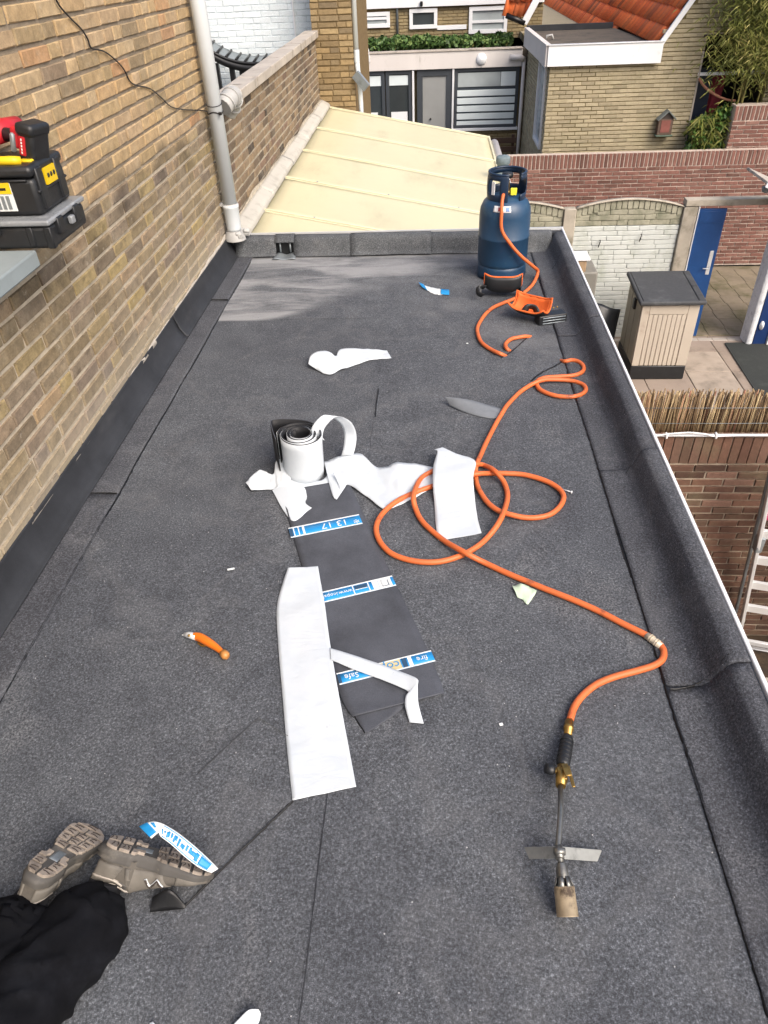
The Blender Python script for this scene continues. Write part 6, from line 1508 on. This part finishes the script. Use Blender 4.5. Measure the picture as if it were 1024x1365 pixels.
# running shoes, soles turned up.  local: x heel to toe, y across (outer side +), z from sole to collar
def outline(u, side):      # half widths of the sole
    return side * (.039 + .012 * math.sin(min(1, u * 1.15) * 3.14 * .5) + .008 * math.sin((u - .62) * 5) * (1 if u > .3 else .2) - (.006 if .3 < u < .52 else 0)) * (1 - max(0, (u - .80) / .2) ** 2.2 * .82) * (1 - max(0, (.12 - u) / .12) ** 2 * .55)
SL_ = .285
def build_shoe(F, curl, nm_label, emblem):
    def bend(p):
        x, y, z = p; return Vector((x, y, z + curl * max(0, x - .16) ** 2))
    X = lambda x, y, z: F @ bend((x, y, z))
    def hw(u): return abs(outline(u, 1))
    def up(u, v):
        x = .004 + (SL_ - .010) * u; w_ = hw(min(u, .995)) * .97
        if u < .34: top = .112 - .014 * math.sin(u / .34 * math.pi)
        else: top = .106 - .080 * ((u - .34) / .66) ** .9
        if u > .86: top -= .018 * ((u - .86) / .14) ** 2
        a = math.pi * v; y = w_ * math.cos(a) * (1 - .22 * math.sin(a) * max(0, 1 - u * 1.6)) * (1 + .05 * math.sin(a * 2) ** 2); z = .020 * (1 - .3 * u) + (max(top, .034) - .020) * math.sin(a) ** .65
        xx = x - (.012 * math.sin(a) if u < .05 else 0) + (.010 * (1 - math.sin(a)) * 0)
        return X(xx, y, z)
    mb = MB().grid(up, 40, 24)
    mb.add([up(0, k / 12) for k in range(13)], [tuple(range(13))], False)
    root = mb.build('shoe', M['shoe'], pe)
    # midsole, flared at the heel
    def mid(u, v):
        a = 2 * math.pi * v; return None
    ring = []
    N_ = 26
    for k in range(N_ + 1): ring.append((k / N_, 1))
    for k in range(N_ + 1): ring.append((1 - k / N_, -1))
    vs, fs = [], []
    lay = [(.0, .90), (.004, .98), (.016, 1.07), (.024, 1.0), (.030, 1.05), (.036, .98)]
    for (z, s) in lay:
        for (u, sd_) in ring:
            x = u * SL_; off = -.010 * (1 - u / .1) * (s - .9) * 5 if u < .1 else 0
            vs.append(X(x + off - (s - 1) * .06 * (1 if u < .08 else 0), sd_ * max(hw(u), .004) * s, z * (1 - .55 * max(0, (u - .55) / .45)) * .86 + .008 * max(0, .35 - u)))
    m = len(ring)
    for i in range(len(lay) - 1):
        for k in range(m): fs.append((i * m + k, i * m + (k + 1) % m, (i + 1) * m + (k + 1) % m, (i + 1) * m + k))
    mb = MB().add(vs, fs, True); mb.f.append(tuple(range(m))); mb.sm.append(False); mb.mi.append(0); mb.att.append(0)
    md = mb.build('midsole', M['mid'], root)
    # outsole pads with dark gaps between them
    def pad(us, sides, z0=-.0055, gap=.0022):
        poly = []
        u0, u1 = us; y0, y1 = sides
        for k in range(7): u = u0 + (u1 - u0) * k / 6; poly.append((u * SL_ + (gap if k == 0 else -gap if k == 6 else 0), hw(u) * .97 * y0 + gap * (1 if y0 > -1 else 0)))
        for k in range(7): u = u1 - (u1 - u0) * k / 6; poly.append((u * SL_ + (-gap if k == 0 else gap if k == 6 else 0), hw(u) * .97 * y1 - gap * (1 if y1 < 1 else 0)))
        n = len(poly); mb = MB()
        c = Vector((sum(p[0] for p in poly) / n, sum(p[1] for p in poly) / n))
        top = [(c.x + (p[0] - c.x) * .95, c.y + (p[1] - c.y) * .93) for p in poly]
        mb.add([X(p[0], p[1], .002) for p in poly] + [X(p[0], p[1], z0 * .7) for p in poly] + [X(p[0], p[1], z0) for p in top], [(i, (i + 1) % n, n + (i + 1) % n, n + i) for i in range(n)] + [(n + i, n + (i + 1) % n, 2 * n + (i + 1) % n, 2 * n + i) for i in range(n)] + [tuple(2 * n + k for k in range(n))], False)
        mb.build('outsole_pad', M['sole'], md)
    for us, sd_ in [((.01, .13), (-1, -.06)), ((.01, .13), (.06, 1)), ((.135, .24), (-1, -.22)), ((.135, .24), (.22, 1)), ((.245, .37), (-1, -.45)), ((.245, .37), (.42, 1)),
                    ((.46, .56), (-1, -.1)), ((.47, .58), (.0, 1)), ((.565, .67), (-1, -.34)), ((.565, .67), (-.32, .30)), ((.585, .68), (.32, 1)), ((.68, .78), (-1, -.25)), ((.68, .78), (-.23, .33)), ((.69, .79), (.35, 1)), ((.79, .89), (-1, -.05)), ((.80, .90), (-.03, 1)), ((.905, .985), (-1, 1))]:
        pad(us, sd_)
    mb = MB()
    for (u, s, l) in [(.05, -.5, .02), (.09, .5, .022), (.17, -.62, .016), (.19, .6, .016), (.5, -.5, .024), (.52, .5, .024), (.62, -.66, .014), (.61, 0, .02), (.63, .66, .016), (.73, -.6, .02), (.73, .05, .02), (.74, .66, .016), (.84, -.5, .024), (.85, .45, .024), (.94, 0, .03)]:
        p = Vector((u * SL_, hw(u) * s, -.0062))
        for d in (-.004, .004):
            a = X(p.x + d, p.y - l / 2, p.z); b = X(p.x + d * 1.8, p.y + l / 2, p.z); mb.tube([a, a.lerp(b, .4) + (F.to_3x3() @ Vector((.002, 0, 0))), b], .0011, 5)
    mb.build('tread_cut', M['groove'], md, kind='stuff')
    mb = MB().grid(lambda u, v: X(.27 * SL_ + .17 * SL_ * u, hw(.36) * (v - .5) * .8, .0005 + .004 * (u - .5) ** 2), 6, 4); mb.build('shank_plate', M['zinc'], md, solid=.002)
    # overlays: heel counter, eyestay wings, collar
    def overlay(name, u0, u1, v0, v1, mat, th=.004, f=None, n=(14, 8)):
        def fn(a, b):
            u = u0 + (u1 - u0) * a; v = v0 + (v1 - v0) * b
            if f: u, v = f(u, v, a, b)
            return up(u, v)
        return MB().grid(fn, *n).build(name, mat, root, solid=th, offs=0)
    for s in (0, 1):
        vv = lambda v: v if s == 0 else 1 - v
        overlay('heel_counter', .0, .22, vv(.03), vv(.25), M['shoe_lt'], .007, lambda u, v, a, b: (u * (1 - .35 * b), v))
        overlay('side_wing', .28, .62, vv(.03), vv(.38), M['shoe_lt'], .006, lambda u, v, a, b: (u + .10 * b - .04, v))
        overlay('toe_overlay', .70, .98, vv(.02), vv(.22), M['shoe_lt'], .005, lambda u, v, a, b: (u, v * 1.0))
        overlay('collar_edge', .0, .34, vv(.30), vv(.335), M['shoe_line'], .008, None, (14, 3)); overlay('heel_line', .0, .26, vv(.15), vv(.175), M['shoe_line'], .009, lambda u, v, a, b: (u, v + (.07 if v < .5 else -.07) * a * a), (12, 2))
        overlay('dark_panel', .20, .36, vv(.20), vv(.36), M['mid'], .0035)
    def nf(u, s): return up(u, s)
    v0, v1 = (.09, .22) if emblem > 0 else (.91, .78)
    L_ = [(.44, v0), (.50, v1), (.545, v0), (.605, v1)]
    pts = [];
    for (a, b) in zip(L_[:-1], L_[1:]):
        for k in range(5): t_ = k / 5; pts.append((a[0] + (b[0] - a[0]) * t_, a[1] + (b[1] - a[1]) * t_))
    pts.append(L_[-1])
    cen = F @ Vector((.14, 0, .04))
    pos_ = [up(*q) for q in pts]; nrm_ = [(p - (F @ Vector((q[0] * SL_, 0, .03)))).normalized() for p, q in zip(pos_, pts)]
    lw = MB().tube([p + n_ * .0045 for p, n_ in zip(pos_, nrm_)],   .0034, 6); e1 = lw.build('letter_n_edge', M['band_white'], root)
    MB().tube([p + n_ * .0062 for p, n_ in zip(pos_, nrm_)], .0026, 6).build('letter_n', M['groove'], root)
    # opening and sock
    MB().tube([up(.10, .5) - (F.to_3x3() @ Vector((0, 0, .012))), up(.10, .5) + (F.to_3x3() @ Vector((0, 0, .05)))], [.036, .040], 14).build('sock', pbr('dark sock', '1c1c1f', .9), root)
    return root
build_shoe(FRs, .5, 'r', 1)
build_shoe(FLs, .5, 'l', -1)
# printed tape scrap over the right shoe
ts = thing('tape_scrap', gz(245, 1120, .08), 'blue and white printed tape scrap draped over the right shoe sole', 'scrap')
rows = [(g(186, 1102, .135), g(202, 1118, .13)), (g(200, 1096, .150), g(212, 1110, .142)), (g(214, 1097, .148), g(214, 1115, .138)), (g(234, 1108, .130), g(227, 1125, .124)), (g(255, 1124, .112), g(246, 1142, .106)), (g(275, 1142, .086), g(266, 1157, .082)), (g(291, 1158, .06), g(282, 1164, .058))]
ribbon('tape', rows, M['band_white'], ts, 6, .001, 30, .0008, 4)
def sub(rows, a, b, lift, u0=0.0, u1=1.0):
    L, R_ = [Vector(r[0]) for r in rows], [Vector(r[1]) for r in rows]; cl_, cr_ = crom(L, 10), crom(R_, 10); n = len(cl_) - 1; out = []
    for k in range(5):
        i = int(round((u0 + (u1 - u0) * k / 4) * n)); out.append((tuple(cl_[i].lerp(cr_[i], a) + Vector((0, -.001, lift))), tuple(cl_[i].lerp(cr_[i], b) + Vector((0, -.001, lift)))))
    return out
blks = [(.0, .9, .0, .13), (.1, .55, .16, .24), (.08, .14, .38, .95), (.86, .92, .36, .93), (.18, .82, .80, .92)]; u_ = .36; rq = random.Random(5)
while u_ < .78:
    l_ = rq.uniform(.010, .026); a_ = rq.uniform(.2, .42); blks.append((a_, rq.uniform(.55, .8), u_, u_ + l_)); u_ += l_ + rq.uniform(.006, .014)
for (a, b, u0, u1) in blks:
    ribbon('blue_print', sub(rows, a, b, .003, u0, u1), M['band_blue'], ts, 3, .0006, 30, .0006, 4, 2)
# dark felt wedge under the shoe
ribbon('felt_wedge', [(g(204, 1196, .03), g(200, 1216, .013)), (g(226, 1186, .05), g(226, 1213, .013)), (g(248, 1208, .014), g(247, 1211, .013))], M['bitumen_black'], None, label='small black felt corner folded up under the right shoe', cat='felt offcut', sol=.004, amp=.001, nv=5)
